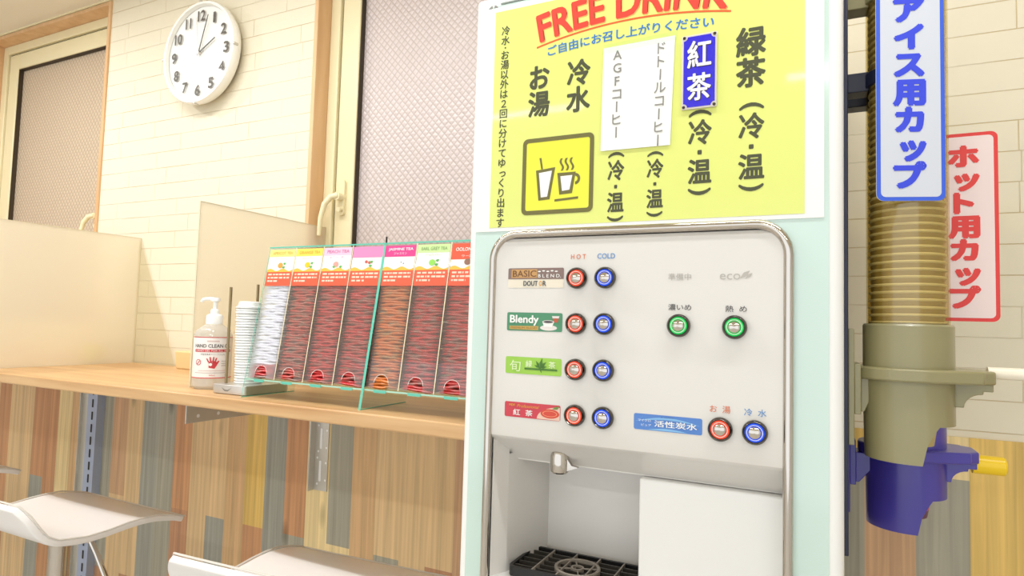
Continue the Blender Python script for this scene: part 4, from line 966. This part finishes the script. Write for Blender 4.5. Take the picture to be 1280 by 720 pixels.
def small_box():
    x0, z0 = P(222.5, 461, 1.105); r_ = MB(); M_TB = mat('tan_card', (236, 206, 150), 0.6)
    xa = x0 * 1.0; b = MB()
    b.add([(xa + .004, 1.095, CT), (xa + .062, 1.095, CT), (xa + .062, 1.145, CT), (xa + .004, 1.145, CT), (xa, 1.092, CT + .046), (xa + .066, 1.092, CT + .046), (xa + .066, 1.146, CT + .046), (xa, 1.146, CT + .046)], [(0, 1, 5, 4), (1, 2, 6, 5), (2, 3, 7, 6), (3, 0, 4, 7), (0, 3, 2, 1), (4, 5, 6, 7)], M_TB)
    tag(b.build('small_box', bevel=0.003), 'small tan box on the counter against the brick wall, behind the pump bottle', 'box')
    b = MB(); b.lathe([(0, 0), (.022, 0), (.026, .004), (.026, .040), (.020, .050), (0, .052)], mat('yellow_green_plastic', (226, 216, 70), 0.4), (-1.835, 1.08, CT), 24)
    tag(b.build('small_pot'), 'small yellow green pot blurred behind the frosted partition at the far end', 'pot')
small_box()

# ------------------------------------------------------------------ bar stools
def stool_proto():
    SZ = -0.412
    r = thing('bar_stool', (0, 0, FZ), 'x', 'bar stool', 'white bar stools under the counter')
    # seat shell: profile from front lip (+Y) to curled back (-Y), origin at seat centre
    prof = [(0.156, -0.018), (0.140, -0.011), (0.122, -0.006), (0.088, 0.0), (0.058, 0.001), (0.030, 0.0), (-0.009, -0.004), (-0.045, -0.005), (-0.073, -0.001), (-0.095, 0.005), (-0.112, 0.015), (-0.124, 0.032), (-0.136, 0.054), (-0.148, 0.072)]
    th = 0.012; nw = 14; hw = 0.167
    def half(i):
        y = prof[i][0]
        if i <= 2: return hw - [0.004, 0.001, 0][i]
        if i >= 10: return hw - [0.002, 0.005, 0.011, 0.028][i - 10]
        return hw
    top = []; bot = []
    for i, (y, z) in enumerate(prof):
        y2, z2 = prof[min(i + 1, len(prof) - 1)]; y1, z1 = prof[max(i - 1, 0)]
        t = Vector((y2 - y1, z2 - z1)).normalized(); nn = Vector((t[1], -t[0])); nn = nn if nn[1] > 0 or i > 10 else -nn
        if i > 10 and nn[0] < 0: nn = -nn
        for j in range(nw + 1):
            a = -1 + 2 * j / nw; x = a * half(i); dish = 0.003 * (abs(a) ** 3) * (1 if 2 < i < 9 else 0.2)
            top.append((x, y, z + dish)); bot.append((x * 0.985, y - nn[0] * th, z + dish * .7 - nn[1] * th))
    n = len(prof); k = nw + 1; N0 = len(top)
    fs = []
    for i in range(n - 1):
        for j in range(nw):
            a = i * k + j; fs.append((a, a + 1, a + k + 1, a + k)); fs.append((N0 + a, N0 + a + k, N0 + a + k + 1, N0 + a + 1))
    edge = [j for j in range(k)] + [i * k + nw for i in range(1, n)] + [(n - 1) * k + j for j in range(nw - 1, -1, -1)] + [i * k for i in range(n - 2, 0, -1)]
    for q in range(len(edge)):
        a, c_ = edge[q], edge[(q + 1) % len(edge)]; fs.append((a, N0 + a, N0 + c_, c_))
    b = MB(); b.add(top + bot, fs, M_SEAT); seat = b.build('seat', r, smooth=50, loc=(0, 0, SZ - FZ), bevel=0.003)
    sub = seat.modifiers.new('sub', 'SUBSURF'); sub.levels = 1; sub.render_levels = 2
    b = MB()         # stitched welt round the pad
    pts = [Vector(top[e]) * 0.995 + Vector((0, 0, .0012)) for e in edge]; b.tube(pts, 0.0016, mat('seat_piping', (224, 218, 208), 0.5), 6, closed=True); b.build('piping', seat, loc=(0, 0, 0))
    H = SZ - FZ
    b = MB(); b.lathe([(0.045, H - 0.040), (0.045, H - 0.034), (0.03, H - 0.030), (0.03, H - 0.05)], M_STEEL, (0, 0, 0), 24); b.lathe([(0, H - 0.022), (0.05, H - 0.022), (0.05, H - 0.034), (0, H - 0.034)], M_STEEL, (0, 0, 0), 24); b.build('swivel_plate', r, loc=(0, 0, 0))
    b = MB(); b.lathe([(0.0, H - 0.03), (0.019, H - 0.03), (0.019, 0.40), (0.0275, 0.40), (0.0275, 0.02)], M_CHROME, (0, 0, 0), 24); b.build('column', r, loc=(0, 0, 0))
    b = MB(); b.lathe([(0.0, 0.026), (0.05, 0.024), (0.16, 0.010), (0.192, 0.004), (0.195, 0)], M_CHROME, (0, 0, 0), 48); b.build('base', r, loc=(0, 0, 0))
    b = MB(); b.tube([(0.04, 0.0, H - 0.036), (0.085, 0.01, H - 0.040), (0.105, 0.01, H - 0.060), (0.150, 0.015, H - 0.125), (0.158, 0.016, H - 0.135)], 0.005, M_CHROME, 10); b.build('lift_lever', r, loc=(0, 0, 0))
    fr = [(0.14 * math.sin(t * PI / 8), -0.03 + 0.19 * math.cos(t * PI / 8) if False else -0.16 * math.cos(t * PI / 8) + 0.03, 0.30) for t in range(-6, 7)]
    b = MB(); b.tube([(0.0, 0.0, 0.30)] + [fr[0]] + fr + [(0.0, 0.0, 0.30)], 0.009, M_CHROME, 10); b.build('footrest', r, loc=(0, 0, 0))
    return r
st = stool_proto()
labs = ['white bar stool standing nearest the drink machine', 'middle white bar stool, in front of the slotted steel upright', 'white bar stool farthest from the drink machine, only its seat tip in view']
for i, (x, y) in enumerate(((-0.690, 0.765), (-1.372, 0.765), (-2.072, 0.800))):
    o = st if i == 0 else copy_tree(st)
    o.location = (x, y, FZ); o.rotation_euler.z = (0.06, 0, 0)[i]; o['label'] = labs[i]

# ------------------------------------------------------------------ cup dispensers on the machine's right side
def cup(name, rt, rb, h, m_wall, m_rim, k=28, closed=True):
    b = MB(); b.lathe([(0, 0), (rb, 0), (rt - 0.0016, h - 0.0030, m_rim), (rt, h - 0.0024, m_rim), (rt + .0004, h - .001, m_rim), (rt - .0004, h, m_rim), (rt - .0018, h - .0006, m_wall), (rb - .001, 0.001, m_wall), (0, .001)], m_wall, (0, 0, 0), k)
    return b.build(name, smooth=40, loc=(0, 0, 0))
def cup_dispenser(C, zf, mp, knob_m, knob_len, knob_r, label, tube_top, plate_x, kz, arm, cz1, clamps):
    X, Y = C; r = thing('cup_dispenser', (plate_x, Y, zf), label, 'cup dispenser')
    RT, RB = 0.0388, 0.0425; zfb = zf - 0.0135
    # tube
    b = MB(); b.lathe([(RT, cz1 - 0.01), (RT, tube_top), (RT - .0015, tube_top), (RT - .0015, cz1 - 0.01)], M_TUBE, (X, Y, 0), 40); b.build('clear_tube', r)
    b = MB(); b.lathe([(RB - .003, zfb), (RB - .003, cz1 - .004), (RB - .0015, cz1), (RB, cz1 - .002), (RB, zfb)], mp, (X, Y, 0), 40); b.build('collar', r)
    # flange plate with arm
    pts = []; fr = 0.0505
    for t in range(0, 19):
        a = math.radians(62) + math.radians(236) * t / 18; pts.append((X + fr * math.cos(a), Y + fr * math.sin(a)))
    xt = X + arm; hw = 0.026
    pts += [(X + 0.062, Y - hw - 0.004), (xt - 0.010, Y - hw), (xt, Y - hw + 0.008), (xt, Y + hw - 0.008), (xt - 0.010, Y + hw), (X + 0.062, Y + hw + 0.004)]
    b = MB(); b.prism(pts, zfb, zf, mp, 'z'); b.build('flange', r, bevel=0.002)
    # body: cylinder wall with a cut-away mouth facing away from the machine
    def zbot(a):      # a measured from +X, in degrees; mouth centred on +X
        d = abs((a + 180) % 360 - 180)
        if d < 58: return zf - 0.058
        if d < 74: return zf - 0.058 - (d - 58) / 16 * 0.020
        return zf - 0.0975 if d > 78 else zf - 0.078 - (d - 74) / 4 * 0.0195
    n = 64; b = MB(); vs = []; R1, R2 = RB, RB - 0.0028
    for i in range(n + 1):
        a = 360 * i / n; ca, sa = math.cos(math.radians(a)), math.sin(math.radians(a)); zz = zbot(a)
        tp = 1.0 if zz > zf - 0.08 else 0.97
        vs += [(X + R1 * ca, Y + R1 * sa, zfb), (X + R1 * tp * ca, Y + R1 * tp * sa, zz), (X + R2 * tp * ca, Y + R2 * tp * sa, zz), (X + R2 * ca, Y + R2 * sa, zfb)]
    fs = []
    for i in range(n):
        a, d = 4 * i, 4 * i + 4; fs += [(a, a + 1, d + 1, d), (a + 1, a + 2, d + 2, d + 1), (a + 2, a + 3, d + 3, d + 2)]
    b.add(vs, fs, mp); b.build('chute', r, smooth=30)
    # gusset under the arm
    g = [(X + 0.036, zfb), (X + arm - 0.001, zfb), (X + arm - 0.001, zfb - 0.0075), (X + arm - 0.0095, zfb - 0.0075), (X + arm - 0.0095, zfb - 0.0105)]
    for t in range(1, 7): g.append((X + arm - 0.0095 - 0.0165 * math.sin(t * PI / 12), zfb - 0.0105 - 0.0145 * (1 - math.cos(t * PI / 12))))
    g.append((X + 0.036, zfb - 0.025))
    b = MB(); b.prism(g, Y - 0.012, Y + 0.012, mp); b.build('gusset', r, bevel=0.001)
    # push knob
    kx = X + arm - 0.004; b = MB(); b.lathe([(0, 0), (knob_r, 0), (knob_r, knob_len - .002), (knob_r - .002, knob_len), (0, knob_len)], knob_m, (kx, Y, zf + kz), 24, 'x'); b.build('push_knob', r)
    # mounting plate and bracket on the machine side
    b = MB(); b.box(plate_x, plate_x + 0.006, Y - 0.028, Y + 0.028, zf - 0.085, zf + 0.040, mp); b.build('mounting_plate', r, bevel=0.001)
    b = MB(); b.box(plate_x + 0.006, plate_x + 0.0125, Y - 0.024, Y + 0.024, zf - 0.052, zf + 0.002, mp)
    b.prism([(plate_x + 0.0125, zfb), (X - 0.034, zfb), (X - 0.034, zfb - 0.016), (plate_x + 0.016, zfb - 0.036), (plate_x + 0.0125, zfb - 0.036)], Y - 0.018, Y + 0.018, mp); b.build('bracket', r, bevel=0.0008)
    for zc_, m in clamps:
        b = MB(); b.box(plate_x, X - 0.036, Y - 0.012, Y + 0.012, zc_ - 0.011, zc_ + 0.011, m)
        b.lathe([(0.0390, -0.008), (0.0415, -0.008), (0.0415, 0.008), (0.0390, 0.008), (0.0390, -0.008)], m, (X, Y, zc_), 24, a0=math.radians(115), a1=math.radians(245)); b.build('tube_clamp', r, bevel=0.001)
    return r
C1 = (0.0885, 0.800); zf1 = P(1150, 462, 0.756)[1]; top1 = 0.56
C2 = (0.0965, 0.905); zf2 = P(1205, 566, 0.875)[1]
PX = DX1 + 0.005
cz1 = P(1140, 405, 0.76)[1]
cup_dispenser(C1, zf1, M_OLIVE, M_WKNOB, 0.085, 0.0062, 'olive green cup dispenser with a clear tube of cups, nearest on the machine side', top1, PX, -0.002, 0.074, cz1, ((P(1070, 108, 0.80)[1], M_NAVYP), (P(1070, 6, 0.80)[1], M_OLIVE)))
cup_dispenser(C2, zf2, M_BLUE, M_YKNOB, 0.032, 0.0108, 'royal blue cup dispenser with a yellow knob, behind and below the olive one', 0.44, PX, -0.016, 0.071, zf2 + (cz1 - zf1), ((0.30, M_NAVYP),))
# mounting rail
rl = thing('mounting_rail', (DX1, 0.85, 0.1), 'dark mounting rail on the machine side that carries both cup dispensers', 'rail')
MB().box(DX1, PX, 0.765, 0.955, -0.235, 0.50, M_NAVYP).build('rail_plate', rl, bevel=0.001)
# cold cups, one object each
M_CW = mat('amber_cup', (188, 168, 112), 0.3); M_CR = mat('cup_rim_pale', (236, 228, 196), 0.3)
cc = cup('cold_cup', 0.0362, 0.0235, 0.082, M_CW, M_CR)
dz = 0.0080; k0 = 0; z = zf1 - 0.081; i = 0
while z + 0.082 < top1 - 0.01:
    o = cc if i == 0 else cc.copy()
    if i: COL.objects.link(o)
    o.location = (C1[0], C1[1], z); o.rotation_euler.z = i * 0.7
    tag(o, 'thin amber plastic cup stacked in the clear tube of the olive dispenser', 'cup', 'amber cold drink cups in the front tube')
    z += dz; i += 1
M_HW = mat('hot_cup_paper', (248, 232, 212), 0.5); M_HP = mat('hot_cup_pink', (226, 96, 124), 0.5); M_HD = mat('hot_cup_plum', (104, 62, 84), 0.5)
b = MB(); b.lathe([(0, 0, M_HD), (0.0225, 0, M_HD), (0.0240, 0.009, M_HP), (0.0248, 0.014, M_HW), (0.0252, 0.018, M_HP), (0.0260, 0.023, M_HW), (0.0340, 0.074, M_HW), (0.0352, 0.076, M_HW), (0.0348, 0.0785, M_HW), (0.0325, 0.076, M_HW), (0.022, 0.003, M_HW), (0, 0.003)], M_HW, (0, 0, 0), 28)
hc = b.build('hot_cup', smooth=40, loc=(0, 0, 0))
z = zf2 - 0.0840; i = 0
while z + 0.078 < 0.42:
    o = hc if i == 0 else hc.copy()
    if i: COL.objects.link(o)
    o.location = (C2[0], C2[1], z); o.rotation_euler.z = i * 0.9
    tag(o, 'cream paper cup with pink stripes stacked inside the blue dispenser', 'cup', 'cream paper cups in the rear tube')
    z += 0.0095; i += 1

def cup_sign(name, body, C, ctr, w, z0, z1, rz, m_edge, m_fill, m_txt, label, tw, zt0, zt1):
    r = thing(name, (ctr[0], ctr[1], z0), label, 'sign', rz=rz)
    H = z1 - z0; r_ = 0.007
    b = MB(); b.prism(rrect(-w / 2, w / 2, 0, H, r_, 6), 0, 0.0012, M_PAPER)
    b.flat(rrect(-w / 2, w / 2, 0, H, r_, 6), -0.0002, m_edge); e = 0.0040
    b.flat(rrect(-w / 2 + e, w / 2 - e, e, H - e, r_ - e * .5, 6), -0.0004, m_fill)
    b.build('sign_card', r, smooth=0, loc=(0, 0, 0))
    b = MB(); b.text(body, m_txt, lambda u, v: (u - 0.001, -0.0007, (zt0 + zt1) / 2 - z0 + v), w=tw, h=zt1 - zt0, bold=0.065, vert=True); b.build('sign_letters', r, smooth=0, loc=(0, 0, 0), fix=False)
    return r
# blue sign flat against the front tube
a = -math.radians(16); n_ = Vector((math.sin(a) * -1, -math.cos(a)))
ctr = (C1[0] + n_[0] * 0.0410 - 0.0125 * math.cos(a), C1[1] + n_[1] * 0.0410 + 0.0125 * math.sin(a))
zb_ = P(1138, 251, ctr[1])[1]
M_SB1 = mat('sign_blue', (58, 98, 220), 0.4); M_SB2 = mat('sign_blue_text', (56, 74, 222), 0.4); M_SF = mat('sign_pale_grey', (212, 216, 226), 0.35, coat=0.3)
t0 = P(1138, 236, ctr[1])[1]; t1 = P(1138, -2, ctr[1])[1]
cup_sign('cup_sign', 'アイス用カップ', C1, ctr, 0.0655, zb_, t1 + 0.022, -a, M_SB1, M_SF, M_SB2, 'blue bordered sign with blue letters on the tube of the olive dispenser', 0.0325, t0, t1)
yq = C2[1] - 0.0402; xr, zq1 = P(1247, 163, yq); _, zq0 = P(1220, 402, yq)
t0 = P(1205, 386, yq)[1]; t1 = P(1205, 182, yq)[1]
M_SR1 = mat('sign_red', (232, 56, 50), 0.4); M_SR2 = mat('sign_pink_fill', (246, 224, 220), 0.35)
cup_sign('cup_sign', 'ホット用カップ', C2, (xr - 0.0315, yq), 0.063, zq0, zq1, 0, M_SR1, M_SR2, M_SR1, 'red bordered sign with red letters, on the rear tube in front of the brick wall', 0.031, t0, t1)
